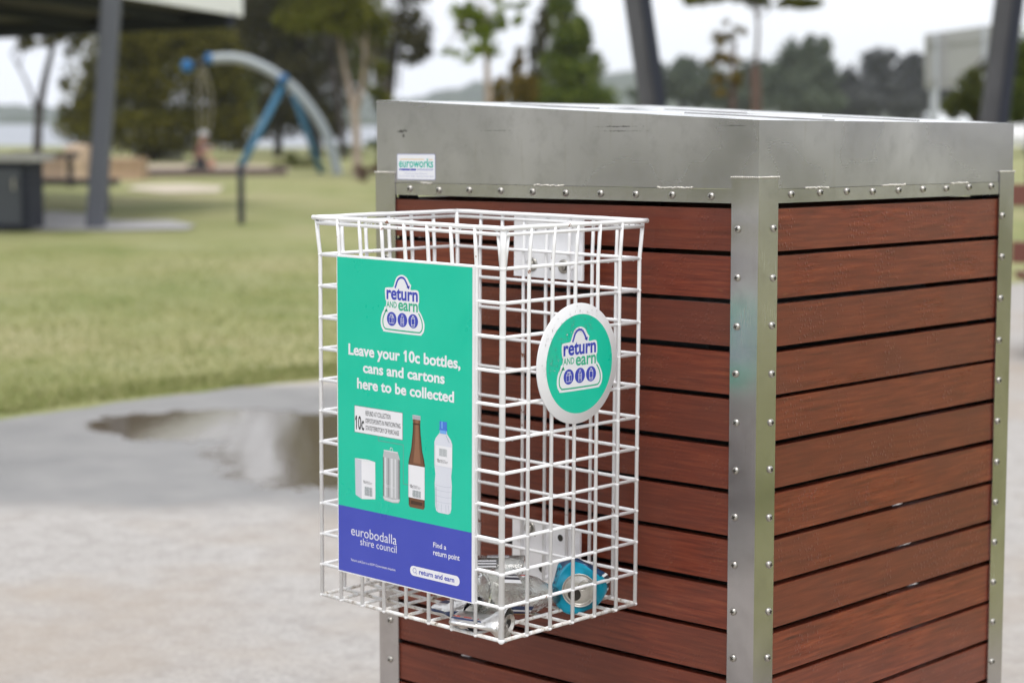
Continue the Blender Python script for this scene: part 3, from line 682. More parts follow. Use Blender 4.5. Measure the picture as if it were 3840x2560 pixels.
for uu in (-.012, -.004, .006, .0125): q.stroke([(cx+uu, .1785), (cx+uu*.9, .190)], .0008, 3, p_pet[0])
q.stroke([(cx-.0150, .182), (cx-.0155, .215)], .0020, 3, p_pet[0]); q.stroke([(cx+.0130, .285), (cx+.0055, .2955)], .0012, 3, p_pet[2]); q.stroke([(cx+.0150, .182), (cx+.0150, .216)], .0012, 3, p_white)
q.rect(cx-.0079, cx+.0079, .3045, .3158, 3, p_capblue); q.rect(cx-.0086, cx+.0086, .3022, .3048, 4, p_capblue); q.rect(cx-.0070, cx+.0070, .2972, .3022, 4, p_capblue2); q.rect(cx-.0040, cx-.0010, .3050, .3156, 4, p_capblue2)
tiny(q, cx-.0125, .2530, .85, 4, p_black); q.barcode(cx-.0080, cx+.0080, .2630, .2745, 4, p_grey, rb); q.build('water_bottle_picture', pan)
q = Flat(fr)   # council name and the small print
q.text('eurobodalla', -.3198, -.2155, .1117, .0150, 2, p_white, -.004); q.text('shire council', -.2986, -.2155, .0989, .0112, 2, p_white, -.004)
q.build('council_name', pan); q = Flat(fr)
q.text('Return and Earn is a NSW Government initiative', -.3204, -.2183, .0699, .0040, 2, p_white, 0); q.build('small_print', pan)
q = Flat(fr)
q.text('Find a', -.1348, -.1069, .1217, .0075, 2, p_white, .012); q.text('return point', -.1348, -.0784, .1096, .0078, 2, p_white, .012)
q.rrect(-.1853, -.0784, .0700, .0853, .0074, 2, p_white, 8)
q.stroke([(-.1753+.0036*math.cos(t*.5236), .0785+.0036*math.sin(t*.5236)) for t in range(12)], .0007, 3, p_navy, True); q.stroke([(-.1727, .0759), (-.1703, .0735)], .0009, 3, p_navy)
q.text('return and earn', -.1656, -.0896, .0744, .0078, 3, p_navy, .022); q.build('search_bar', pan)

# ---------------------------------------------------------------- round sign
rsm = bmesh.new(); lathe(rsm, [(.0001, -.0012), (.0908, -.0012), (.0915, -.0006), (.0915, .0006), (.0908, .0012), (.0001, .0012)], 72, Matrix.Translation((.0092, .1538, .3998)) @ Matrix.Rotation(rad(90), 4, 'Y'))
rp = done('round_sign', rsm, bk, sign_white)
fr2 = lambda u, v_, l: (.0104+.00015*l, u, v_)
q = Flat(fr2); q.disc(.1575, .3992, .0751, 1, p_green, 72); q.build('printed_background', rp)
logo(rp, fr2, .1580, .3815, 1.08)
bm = bmesh.new(); rd = random.Random(8)
for k in range(210):
    a = rd.uniform(rad(60), rad(190)); rr_ = .088*math.sqrt(rd.random()); u = .1575+rr_*math.cos(a); v_ = .3992+rr_*math.sin(a)
    if (u-.158)**2/.0016+(v_-.400)**2/.0022 < 1: continue
    r_ = rd.choice((.0004, .0006, .0009)); ball(bm, (.0111, u, v_), r_, 6, 4, (.7, 1, 1.15))
done('water_drops', bm, rp, drop_m)['kind'] = 'stuff'

# ---------------------------------------------------------------- empties lying in the basket
def axis_matrix(o, d, roll=0):
    """turn local z along d; the local angle 'roll' ends up pointing to the sky"""
    d = Vector(d).normalized(); q = d.to_track_quat('Z', 'Y'); u_ = q.inverted() @ Vector((0, 0, 1)); roll = math.atan2(u_.y, u_.x) - roll; return Matrix.Translation(o) @ q.to_matrix().to_4x4() @ Matrix.Rotation(roll, 4, 'Z')
bprof = [(.0295, 0), (.0308, .003), (.0310, .010), (.0305, .090), (.0285, .105), (.0215, .122), (.0150, .140), (.0128, .165), (.0125, .185), (.0140, .188), (.0140, .196), (.0122, .200)]
paper_w = mat('bottle_label_paper', (.72, .72, .74), .45); ink = mat('label_ink', (.03, .03, .04), .5); navy_l = mat('navy_bottle_label', (.012, .03, .10), .4); red_l = mat('red_label_mark', (.5, .05, .04), .4); gold_l = mat('gold_label_mark', (.45, .3, .06), .4)
def bottle(o, d, roll, label, patches):
    t = thing('glass_bottle', label, 'bottle', o, axis_matrix((0, 0, 0), d, roll).to_euler(), 'empty clear bottles in the basket')
    bm = bmesh.new(); inner = [(max(r_-.0022, .009), z) for r_, z in bprof[::-1] if z > .004]
    pr = [(.0001, .006), (.014, .0045), (.022, .001), (.027, 0)] + bprof + [(.0098, .2)] + inner + [(.024, .006), (.012, .010), (.0001, .011)]
    lathe(bm, pr, 40); bmesh.ops.remove_doubles(bm, verts=bm.verts, dist=.0001); done('body', bm, t, glass)
    bm = bmesh.new()          # ribbed heel ring
    for k in range(52):
        a = 2*math.pi*k/52; ball(bm, (.0285*math.cos(a), .0285*math.sin(a), .0008), .0009, 5, 4)
    done('heel_ribs', bm, t, glass)
    for a0, a1, z0, z1, ms in patches:
        bm = bmesh.new(); n = max(2, len(ms)); lathe(bm, [(.03125, z0), (.03125, z1)], n, Matrix(), a0=a0, a1=a1, mf=lambda j, k: ms[k % len(ms)]); done('label', bm, t, [paper_w, ink, navy_l, red_l, gold_l])
    return t
bars = [0, 0] + [rb.choice((0, 1, 1)) for k in range(26)] + [0, 0]
bottle((-.1600, .2290, .0340), (-.73, -.68, -.01), rad(90), 'clear glass bottle lying behind the other one, its base against the lower plate', [(rad(75), rad(125), .03, .065, bars), (rad(35), rad(60), .05, .085, [0, 1, 0, 1, 0]), (rad(130), rad(175), .03, .08, [0, 2, 0, 0])])
bottle((-.0920, .0450, .0490), (.206, .977, -.17), rad(90), 'clear glass bottle lying in front with a barcode label facing up', [(rad(88), rad(138), .022, .062, bars), (rad(100), rad(112), .070, .084, [3, 0]), (rad(205), rad(250), .040, .088, [2, 2, 0, 2, 2, 4])])
def can(o, d, roll, label, mats, mf, crush, length=.115, squash=1.0, fat=.10, short=.27, off=0):
    t = thing('drink_can', label, 'can', o, axis_matrix((0, 0, 0), d, roll).to_euler(), 'crushed cans in the basket')
    def fn(v):
        k = min(1, max(0, -v.z/length)); s_ = math.sin(k*math.pi)
        nz = noise.noise(Vector((v.x*38, v.y*38, v.z*30+crush*7)))
        f = 1 + s_*(crush*.25*nz + fat*crush)
        return Vector((v.x*f, v.y*f*(1-(1-squash)*min(1, k*2.2)) + off*min(1, k*3), v.z*(1-short*crush) + .012*s_*math.sin(math.atan2(v.y, v.x)*2+1)*crush))
    pr = [(.0265, 0), (.0275, -.002), (.0270, -.005), (.0310, -.014), (.0330, -.022)] + [(.0331, -.022-.008*j) for j in range(1, 11)] + [(.030, -.110), (.024, -length), (.001, -length+.006)]
    bm = bmesh.new(); lathe(bm, pr, 60, mf=mf, fn=fn); done('body', bm, t, mats)
    bm = bmesh.new(); lathe(bm, [(.0270, -.0005), (.0272, .0012), (.0262, .0018), (.0252, .0008), (.0240, -.0035), (.0225, -.0045), (.0210, -.0032), (.0001, -.0030)], 40); ld_ = done('lid', bm, t, alu_dull); ld_.scale = (1, .5+.5*squash, 1)
    bm = bmesh.new(); pts = [(.005+.0100*math.cos(a), .0105*math.sin(a), -.0024) for a in [2*math.pi*k/20 for k in range(20)]]
    bm.faces.new([bm.verts.new((p[0]+.006, p[1], p[2])) for p in pts]); done('opening', bm, ld_, dark_slot)
    bm = bmesh.new(); tube(bm, [(-.010+.0095*math.cos(a), .0062*math.sin(a), -.0008) for a in [2*math.pi*k/20 for k in range(21)]], .0016, 6); tube(bm, [(-.0055, -.0052, -.0008), (-.0055, .0052, -.0008)], .0013, 6)
    ball(bm, (-.003, 0, -.0012), .0022, 8, 5); done('ring_pull', bm, ld_, alu_dull)
    return t
def blue_mf(j, k):
    if j < 5: return 0
    if 14 <= k <= 27: return (4 if k in (14, 27) else (3 if (k*7) % 3 else 4)) if j > 5 else 0
    if 28 <= k <= 44: return 1
    if (k+j*2) % 9 == 0 or (k-j) % 13 == 0: return 1
    return 0
can((-.0240, .2010, .0365), (.60, -.76, -.05), rad(225), 'crushed bright blue can with its lid facing out', [cyan, navy, alu, ink, paper_w], blue_mf, 1.25, .115, 1.0, .26, .50, .0)
can((-.0230, .0380, .0120), (.84, .36, -.05), rad(90), 'crushed plain silver can with red and blue marks in the front corner', [alu, red_l, navy_l], lambda j, k: (1 if (k % 15) == 4 and j % 3 and j > 5 else 2 if (k % 15) in (6, 7) and j > 5 else 0), .9, .058, .24, .02)
can((-.1000, .0500, .0130), (.75, -.12, .04), rad(90), 'flattened silver and blue can under the glass bottles', [alu, navy_l, paper_w], lambda j, k: (1 if k % 12 in (3, 4, 5, 6) else 2 if k % 12 == 8 else 0), 1.0, .120, .28)

# ---------------------------------------------------------------- trees and plants
def leaf_mat(name, a, b, c_):
    m = mat(name, a, .7); g = N(m); gi = g.n('NewGeometry')
    c = g.ramp(gi.outputs['Random Per Island'], [(0, a), (.55, b), (1, c_)])
    lo = g.noise(g.coord(), .9, 3); c = g.mix(g.ramp(lo, [(.3, .55), (.6, 0)]), c, tuple(q*.55 for q in a)); g.col(c)
    g.b.inputs['Specular IOR Level'].default_value = .05
    tr = g.n('BsdfTranslucent'); g.l(c, tr.inputs[0]); ms = g.n('MixShader'); ms.inputs[0].default_value = .28
    out = m.node_tree.nodes['Material Output']; g.l(g.b.outputs[0], ms.inputs[1]); g.l(tr.outputs[0], ms.inputs[2]); g.l(ms.outputs[0], out.inputs[0]); return m
lf_olive = leaf_mat('olive_dark_leaves', (.045, .046, .008), (.11, .105, .015), (.25, .22, .035))
lf_dark = leaf_mat('dark_sheoak_needles', (.034, .033, .016), (.075, .070, .030), (.14, .13, .05))
lf_green = leaf_mat('fresh_green_leaves', (.12, .17, .02), (.22, .29, .035), (.36, .42, .06))
lf_gum = leaf_mat('gum_leaves', (.07, .085, .012), (.145, .155, .022), (.25, .235, .045))
lf_mid = leaf_mat('mid_green_leaves', (.05, .08, .014), (.11, .155, .026), (.22, .25, .045))
lf_autumn = leaf_mat('yellowing_leaves', (.09, .08, .02), (.19, .14, .03), (.28, .17, .04))
lf_far = leaf_mat('distant_leaves', (.06, .08, .055), (.105, .13, .09), (.17, .195, .125))
lf_fargrey = leaf_mat('distant_grey_leaves', (.07, .074, .078), (.11, .114, .12), (.165, .17, .17))
lf_bush = leaf_mat('shrub_leaves', (.06, .075, .02), (.11, .125, .035), (.17, .16, .06))
bark_d = mat('dark_bark', (.035, .028, .025), .9); bark_l = mat('pale_bark', (.30, .24, .19), .85); bark_b = mat('brown_bark', (.105, .065, .052), .9)
for m_ in (bark_d, bark_l, bark_b):
    g = N(m_); b0 = tuple(m_.node_tree.nodes['Principled BSDF'].inputs[0].default_value[:3]); n1 = g.noise(g.coord(scale=(6, 6, 1.5)), 3, 4)
    g.col(g.ramp(n1, [(.3, tuple(q*.6 for q in b0)), (.7, tuple(q*1.3 for q in b0))]))

def crown_mesh(bm, o, blobs, d, leaf, rnd, depthk=1.0):
    """leaf clumps: each blob = (px, py, rx, ry, n) on the photo's plane d metres deep"""
    for (px, py, rx, ry, n) in blobs:
        c = P(px, py, d) - o; ax, az = rx*d/F, ry*d/F; ay = ax*depthk
        clumps = []
        for k in range(max(3, n//55)):
            t = Vector((rnd.gauss(0, 1), rnd.gauss(0, 1), rnd.gauss(0, 1))).normalized()*(rnd.random()**.4)
            clumps.append(t)
        for k in range(int(n*1.5)):
            q = rnd.choice(clumps); s_ = .20
            v = Vector((q.x+rnd.gauss(0, s_), q.y+rnd.gauss(0, s_), q.z+rnd.gauss(0, s_)))
            if v.length > 1.12: continue
            p = c + S*v.x*ax + H*v.y*ay + Vector((0, 0, 1))*v.z*az
            a = Vector((rnd.gauss(0, 1), rnd.gauss(0, 1), rnd.gauss(0, 1))).normalized(); b = a.cross(Vector((rnd.gauss(0, 1), rnd.gauss(0, 1), rnd.gauss(0, 1)))).normalized()
            l = leaf*rnd.uniform(.6, 1.3); wd = l*rnd.uniform(.3, .5)
            bm.faces.new([bm.verts.new(p+x) for x in (a*l*.5, b*wd*.5, -a*l*.5, -b*wd*.5)])
def tree(name, label, cat, d, px, trunks, blobs, leaf, lm, bm_, seed=1, group=None, depthk=1.0, limbs=6, zb=G):
    rnd = random.Random(seed); o = base(px, d, zb); t = thing(name, label, cat, o, (0, 0, 0), group)
    if trunks:
        bm = bmesh.new()
        for path in trunks:
            pts = [(P(x, y, d+dd) if y is not None else base(x, d+dd, zb-.1)) - o for x, y, r_, dd in path]
            tube(bm, smooth_path([tuple(p) for p in pts], 3), [q[0] for q in smooth_path([(r_, 0, 0) for x, y, r_, dd in path], 3)], 9)
            for k in range(limbs):
                a = pts[-1] if k % 2 else (pts[-1]+pts[-2])/2; bl_ = rnd.choice(blobs); e = P(bl_[0]+rnd.uniform(-.7, .7)*bl_[2], bl_[1]+rnd.uniform(-.6, .6)*bl_[3], d+rnd.uniform(-.6, .6)*bl_[2]*d/F) - o
                r1 = path[-1][2]*.55; m_ = (a+e)/2 + Vector((rnd.uniform(-.1, .1), rnd.uniform(-.1, .1), .15))*(e-a).length; tube(bm, smooth_path([tuple(a), tuple(m_), tuple(e)], 4), [r1*(1-.085*i_) for i_ in range(9)], 6)
        done('trunk', bm, t, bm_, smooth=True)
    bm = bmesh.new(); crown_mesh(bm, Vector(o), blobs, d, leaf, rnd, depthk); done('crown', bm, t, lm)
    return t
# left side of the park
tree('sheoak_tree', 'tall thin tree with a dark leaning trunk and wispy crown at the left edge', 'tree', 46, 138,
     [[(138, None, .13, 0), (140, 560, .11, 0), (150, 400, .10, 0), (180, 250, .08, 0), (215, 120, .06, .3), (235, 0, .05, .5)], [(146, 460, .05, 0), (110, 330, .035, -.2), (40, 200, .02, -.4)]],
     [(60, 95, 75, 40, 260), (190, 60, 110, 75, 700), (130, 165, 60, 45, 260), (262, 150, 70, 60, 420), (235, 300, 30, 45, 110), (300, -120, 240, 120, 1800), (40, -60, 150, 90, 700)], .16, lf_olive, bark_d, 4)
tree('rounded_tree', 'big rounded dark olive tree with foliage almost to the ground behind the sloping post', 'tree', 58, 570,
     [[(570, None, .22, 0), (575, 500, .2, 0), (590, 350, .15, 0)]],
     [(430, 300, 190, 190, 3600), (640, 270, 240, 200, 4800), (820, 330, 130, 200, 2400), (560, 480, 330, 95, 4200), (330, 430, 110, 120, 1500), (600, 140, 260, 90, 2400), (860, 480, 90, 90, 1000)], .20, lf_olive, bark_d, 5, depthk=.8)
tree('backdrop_gum', 'dark green tree filling the space above the arch, behind the rounded tree', 'tree', 75, 900,
     [[(900, None, .22, 0), (905, 400, .18, 0), (900, 150, .12, 0)]],
     [(700, 80, 200, 110, 2600), (760, 100, 190, 130, 3200), (1330, 180, 110, 130, 1800), (960, 60, 190, 150, 3200), (1130, 120, 150, 150, 2400), (560, 60, 150, 110, 1800), (900, 330, 150, 150, 2400), (1260, 60, 120, 100, 1400)], .24, lf_mid, bark_d, 55)
tree('tall_sheoak', 'tall dark sheoak mass with several trunks behind the playground arch', 'tree', 64, 1180,
     [[(1180, None, .26, 0), (1185, 540, .22, 0), (1160, 330, .18, 0), (1120, 100, .13, 0)], [(1040, None, .15, 1), (1050, 480, .13, 1), (1080, 250, .1, 1)], [(1290, None, .13, -1), (1280, 480, .11, -1), (1250, 250, .09, -1)]],
     [(960, 150, 170, 190, 3000), (1120, 330, 170, 170, 3000), (1240, 250, 140, 190, 2300), (1050, 30, 200, 120, 2400), (1200, -200, 330, 230, 4600), (1010, 440, 90, 80, 700), (1180, -500, 160, 200, 1800), (1170, -840, 200, 190, 3000), (760, -720, 180, 130, 1800), (1240, 450, 100, 70, 700)], .20, lf_dark, bark_d, 6)
tree('forked_gum_tree', 'gum tree with a pale forked trunk and yellow-green crown beside the arch', 'tree', 43, 1345,
     [[(1345, None, .13, 0), (1338, 560, .10, 0), (1330, 420, .09, 0), (1300, 290, .06, .1), (1275, 150, .05, .2), (1262, 20, .04, .2)], [(1333, 430, .08, 0), (1362, 300, .05, -.1), (1372, 130, .045, -.2), (1390, -30, .035, -.3)]],
     [(1180, 60, 150, 75, 1000), (1330, 50, 150, 90, 1500), (1240, -90, 230, 120, 2200), (1420, 90, 70, 90, 420), (1410, 280, 60, 80, 380), (1440, 360, 40, 40, 160), (1330, -330, 270, 190, 3000), (1280, -620, 240, 200, 2400)], .15, lf_gum, bark_l, 7)
tree('weeping_sheoak', 'weeping grey-green sheoak with drooping foliage to the left of the bright young tree', 'tree', 52, 1440,
     [[(1440, None, .2, 0), (1445, 480, .17, 0), (1470, 250, .13, 0), (1500, 60, .09, 0)]],
     [(1430, 250, 55, 210, 900), (1530, 60, 75, 110, 620), (1500, 150, 110, 80, 480), (1560, 200, 60, 55, 200), (1590, 140, 45, 130, 330), (1545, 225, 80, 40, 150), (1480, 330, 50, 60, 160), (1500, -120, 190, 130, 1900)], .17, lf_dark, bark_d, 8)
tree('young_tree', 'slender young tree with sparse bright green leaves', 'tree', 34, 1835,
     [[(1835, None, .085, 0), (1832, 400, .075, 0), (1828, 290, .06, 0), (1822, 150, .04, 0), (1810, 20, .03, 0)]],
     [(1742, 40, 40, 44, 420), (1740, 120, 45, 35, 130), (1830, 85, 65, 60, 420), (1810, 150, 65, 65, 330), (1935, 85, 28, 28, 130), (1960, 20, 35, 25, 60), (1870, 15, 50, 30, 60), (1660, 190, 30, 15, 40), (1760, 200, 80, 40, 60), (1850, 215, 40, 25, 30), (1830, -90, 160, 70, 700), (1700, 60, 60, 80, 60)], .13, lf_green, bark_l, 9, limbs=7)
tree('autumn_shrub', 'short shrubby tree with orange and green leaves below the young tree', 'shrub', 40, 1930,
     [[(1930, None, .07, 0), (1925, 420, .06, 0), (1925, 300, .04, 0)]],
     [(1930, 350, 85, 70, 1100), (1940, 250, 40, 60, 300), (1990, 330, 40, 60, 350), (1865, 370, 40, 40, 220), (1960, 190, 28, 28, 60)], .13, lf_autumn, bark_d, 10)
tree('grey_sheoak', 'dark narrow sheoak just left of the conical green tree', 'tree', 56, 2010,
     [[(2010, None, .16, 0), (2020, 350, .13, 0), (2040, 150, .1, 0), (2075, -20, .06, 0)]],
     [(2000, 230, 30, 120, 380), (2030, 120, 45, 90, 420), (2075, 20, 40, 90, 420), (2010, 340, 45, 70, 420)], .17, lf_dark, bark_d, 11)
tree('conical_tree', 'conical mid green tree standing behind the steel lid', 'tree', 50, 2130,
     [[(2130, None, .2, 0), (2130, 300, .16, 0), (2120, 60, .09, 0)]],
     [(2110, 20, 55, 85, 900), (2130, 140, 85, 90, 1600), (2140, 260, 125, 90, 2300), (2150, 370, 165, 75, 2500), (2215, 210, 40, 50, 240), (2090, -80, 30, 50, 200)], .16, lf_mid, bark_d, 12)
tree('brown_trunk_tree', 'slim tree with a brown sleeve round its lower trunk and a high leafy crown', 'tree', 30, 2838,
     [[(2838, None, .10, 0), (2836, 420, .085, 0), (2832, 262, .08, 0), (2833, 255, .035, 0), (2842, 120, .028, 0), (2836, 20, .022, 0)]],
     [(2610, -5, 60, 24, 160), (2700, -10, 110, 34, 420), (2840, -10, 100, 40, 420), (3000, -5, 90, 34, 320), (2900, -110, 240, 90, 1700), (2870, 20, 70, 20, 60)], .12, lf_gum, bark_b, 13, limbs=8)
tree('yellowing_tree', 'sparse small tree with yellow-green leaves left of the brown trunk', 'tree', 36, 2750,
     [[(2750, None, .06, 0), (2748, 330, .05, 0), (2752, 240, .035, 0), (2760, 150, .02, 0)]],
     [(2700, 150, 40, 35, 90), (2760, 135, 40, 30, 110), (2740, 95, 35, 25, 30), (2700, 235, 55, 40, 150), (2770, 220, 50, 35, 90), (2720, 310, 70, 50, 240)], .13, lf_autumn, bark_b, 14, limbs=6)
# tree mass in the distance
far = [('low wooded clump beside the steel post, far behind the lid', 2560, 175, [(2500, 300, 90, 60), (2590, 260, 70, 55), (2620, 330, 110, 70), (2450, 350, 90, 60)], lf_far),
       ('far wooded clump directly left of the tall domed tree', 2760, 185, [(2700, 330, 100, 70), (2830, 300, 80, 75), (2780, 370, 130, 60)], lf_far),
       ('tall domed green tree in the distance', 2990, 170, [(2990, 225, 80, 75), (3060, 190, 60, 55), (2960, 310, 120, 80), (3080, 300, 70, 90), (3000, 380, 160, 60)], lf_far),
       ('distant airy grey tree between the domed tree and the board', 3290, 180, [(3290, 215, 70, 50), (3230, 290, 70, 50), (3330, 290, 80, 60), (3280, 370, 140, 70)], lf_fargrey),
       ('distant dark tree partly behind the grey board', 3450, 180, [(3440, 240, 50, 45), (3420, 260, 55, 50), (3470, 330, 110, 100), (3400, 390, 100, 60)], lf_fargrey),
       ('dusky distant tree low behind the lid', 3160, 182, [(3160, 350, 80, 70), (3140, 420, 120, 50)], lf_fargrey)]
for i, (lab, px, d, bl_, lm) in enumerate(far):
    tree('distant_tree', lab, 'tree', d, px, [[(px, None, .4, 0), (px, 420, .35, 0), (px, 330, .25, 0)]], [(a, b, c_, e_, int(c_*e_*.15)) for a, b, c_, e_ in bl_], .75, lm, bark_d, 20+i, 'trees far behind the bin', limbs=2)
tree('right_shrub_tree', 'leafy green shrub tree between the grey board and the right steel post', 'shrub', 24, 3660,
     [[(3660, None, .06, 0), (3655, 430, .05, 0), (3650, 330, .035, 0)]],
     [(3640, 350, 60, 90, 700), (3690, 240, 35, 60, 120), (3600, 400, 60, 60, 420), (3690, 420, 40, 80, 300)], .10, lf_bush, bark_d, 31)
tree('edge_tree', 'dense green tree at the right edge behind the steel post', 'tree', 30, 3880,
     [[(3880, None, .12, 0), (3875, 450, .1, 0), (3870, 300, .08, 0)]],
     [(3850, 220, 70, 80, 1300), (3860, 340, 90, 90, 1700), (3900, 160, 90, 70, 900), (3810, 420, 55, 55, 450)], .12, lf_mid, bark_d, 32)
def plain_tree(label, x, y, h, seed):  # unseen tree, added to give the steel something dark to reflect
    o = Vector((x, y, G)); t = thing('added_reflection_tree', label, 'tree', o, group='unseen trees added for the steel to reflect'); rnd = random.Random(seed)
    bm = bmesh.new(); tube(bm, [(0, 0, -.1), (.1, 0, h*.35), (0, .1, h*.7)], [.2, .15, .08], 9); done('trunk', bm, t, bark_d, smooth=True); bm = bmesh.new()
    for k in range(2600):
        a = rnd.uniform(0, 6.28); u_ = rnd.uniform(-1, 1); q = rnd.random()**.4*(1+.25*math.sin(a*3+seed))*(1-u_*u_*.75)**.5
        c_ = Vector((math.cos(a)*q*h*.36, math.sin(a)*q*h*.36, h*(.56+.42*u_))); n1 = Vector((rnd.gauss(0, 1), rnd.gauss(0, 1), rnd.gauss(0, 1))).normalized(); n2 = n1.cross(Vector((0, .3, 1))).normalized()
        bm.faces.new([bm.verts.new(c_+w_) for w_ in (n1*.22, n2*.12, -n1*.22, -n2*.12)])
    done('crown', bm, t, lf_mid)
for i_, (x, y, h, lab) in enumerate(((-9, -15, 8, 'unseen broad dark tree added left of the camera'), (-17, -13, 9, 'second unseen broad dark tree added left of the camera'), (-3, -19, 9, 'unseen broad dark tree added behind the camera'), (15, 17, 8, 'unseen broad dark tree added right of the bin'), (22, 12, 9, 'second unseen broad dark tree added right of the bin'))):
    plain_tree(lab, x, y, h, 70+i_)
# ground-hugging plants
tree('tussock_mound', 'low mound of green tussocks at the foot of the arch', 'plant', 52, 1110, None, [(1110, 630, 85, 38, 1200), (1080, 600, 40, 22, 300), (1170, 640, 60, 25, 400)], .16, lf_bush, bark_d, 33)
tree('red_leaved_shrub', 'small red-brown shrub round the foot of the forked gum', 'shrub', 41, 1370, None, [(1365, 650, 40, 28, 260), (1400, 640, 45, 24, 220)], .10, leaf_mat('red_brown_leaves', (.09, .045, .035), (.15, .08, .06), (.2, .13, .09)), bark_d, 34)
tree('hedge_clump', 'dark low hedge clump behind the arch near the water', 'shrub', 72, 1440, None, [(1440, 540, 70, 24, 500), (1300, 560, 60, 20, 300)], .2, lf_mid, bark_d, 35)

# ---------------------------------------------------------------- playground arch
D = 46
steel_arch = mat('arch_galvanised_grey', (.34, .38, .41), .45); blue_p = mat('arch_blue_paint', (.025, .14, .25), .4); blue_b = mat('bright_blue_plastic', (.0, .12, .34), .5); rope_m = mat('pale_rope', (.24, .22, .17), .9)
ao = base(1263, D); arch = thing('playground_arch', 'grey curved playground arch with two blue legs, standing on the far lawn', 'playground arch', ao)
path = [(781,222),(830,219),(880,219),(940,233),(1010,265),(1063,300),(1115,345),(1168,410),(1210,476),(1238,543),(1256,606),(1264,650)]
bm = bmesh.new(); tube(bm, smooth_path([tuple(P(x, y, D)-ao) for x, y in path] + [(0, 0, -.2)], 4), .12, 12); done('curved_beam', bm, arch, steel_arch)
bm = bmesh.new(); tube(bm, [P(772, 222, D)-ao, P(798, 221, D)-ao], .125, 12); done('end_cap', bm, arch, blue_b)
bm = bmesh.new(); tube(bm, [P(776, 226, D)-ao, P(752, 235, D)-ao, P(728, 243, D)-ao], [.06, .09, .05], 10); done('swivel', bm, arch, black)
bm = bmesh.new(); ball(bm, P(702, 249, D)-ao, .15, 16, 10, (1, 1, 1.05)); done('hub', bm, arch, blue_b)
for a, b_, dd, c_ in (((1070, 304), (880, 652), -.9, .09), ((1102, 352), (1210, 655), .9, .085)):
    bm = bmesh.new(); tube(bm, [P(a[0], a[1], D)-ao, base(b_[0], D+dd, G-.1)-ao], c_, 10); done('leg', bm, arch, blue_p)
bm = bmesh.new(); tube(bm, [P(1058, 288, D)-ao+H*-.1, P(1070, 308, D)-ao+H*-.1], .135, 12); done('bracket', bm, arch, blue_b)
seat_c = P(742, 628, D)
bm = bmesh.new()
for a, b_ in ((750, 742), (768, 800), (756, 770)): tube(bm, [P(a, 244, D)-ao, P(b_, 383, D)-ao, P(b_*.6+765*.4, 500, D)-ao, seat_c-ao], .014, 6)
done('hanging_rope', bm, arch, rope_m)
bm = bmesh.new(); lathe(bm, [(.001, -.03), (.24, -.04), (.28, 0), (.24, .035), (.001, .04)], 20, Matrix.Translation(seat_c-ao)); done('disc_seat', bm, arch, black)

# a child sitting on the disc swing
skin = mat('skin', (.50, .27, .20), .6); shirt = mat('brown_shirt', (.17, .085, .07), .85); shorts = mat('dark_shorts', (.02, .022, .03), .8); hair = mat('grey_white_hat', (.45, .45, .46), .8); shoe = mat('blue_grey_shoes', (.12, .16, .2), .7)
ch = thing('person', 'child in a brown shirt and pale hat sitting on the swing seat of the arch', 'person', seat_c)
X = S; Zv = Vector((0, 0, 1)); K = 1.0
def B(x, y, z): return (X*x + H*y + Zv*z)*K
def skinned(name, verts, edges, radii, m, root=0, lvl=1):
    me = bpy.data.meshes.new(name); me.from_pydata([tuple(v) for v in verts], edges, []); o = link(name, me, ch, m)
    md = o.modifiers.new('s', 'SKIN'); 
    for i, r_ in enumerate(radii): me.skin_vertices[0].data[i].radius = (r_*K, r_*K)
    me.skin_vertices[0].data[root].use_root = True
    sb_ = o.modifiers.new('u', 'SUBSURF'); sb_.levels = sb_.render_levels = lvl
    return o
V = [B(0, 0, .12), B(.04, 0, .32), B(.08, 0, .52), B(.11, 0, .60), B(.15, 0, .70), B(.16, 0, .80)]
E_ = [(0, 1), (1, 2), (2, 3), (3, 4), (4, 5)]; R_ = [.12, .11, .12, .05, .085, .075]
for s_ in (-1, 1):
    n = len(V); V += [B(.08, s_*.16, .52), B(.16, s_*.22, .32), B(.30, s_*.12, .42), B(.335, s_*.105, .46), B(.06, s_*.09, .10), B(.36, s_*.12, .20), B(.32, s_*.12, -.14), B(.40, s_*.12, -.20)]
    E_ += [(2, n), (n, n+1), (n+1, n+2), (n+2, n+3), (0, n+4), (n+4, n+5), (n+5, n+6), (n+6, n+7)]; R_ += [.05, .04, .028, .026, .085, .06, .04, .03]
    for f_ in range(5):   # fingers curled round the rope
        q = len(V); V += [B(.335, s_*.105+(f_-2)*.011, .50+.004*(2-abs(f_-2))), B(.31, s_*.105+(f_-2)*.011, .525)]; E_ += [(n+3, q), (q, q+1)]; R_ += [.008, .007]
skinned('body', V, E_, R_, skin)
V = [B(0, 0, .14), B(.04, 0, .32), B(.08, 0, .52), B(.10, 0, .57)]; E_ = [(0, 1), (1, 2), (2, 3)]; R_ = [.145, .135, .145, .07]
for s_ in (-1, 1):
    n = len(V); V += [B(.08, s_*.17, .52), B(.13, s_*.21, .40)]; E_ += [(2, n), (n, n+1)]; R_ += [.068, .06]
skinned('shirt', V, E_, R_, shirt)
V = [B(0, 0, .10)]; E_ = []; R_ = [.14]
for s_ in (-1, 1):
    n = len(V); V += [B(.06, s_*.09, .10), B(.26, s_*.115, .17)]; E_ += [(0, n), (n, n+1)]; R_ += [.10, .085]
skinned('shorts', V, E_, R_, shorts)
bm = bmesh.new(); ball(bm, B(.155, 0, .80), .105*K, 14, 9, (1.05, 1.0, .8)); lathe(bm, [(.09*K, 0), (.17*K, -.012), (.165*K, -.02), (.08*K, -.01)], 18, Matrix.Translation(B(.155, 0, .79))); done('hat', bm, ch, hair)
bm = bmesh.new()
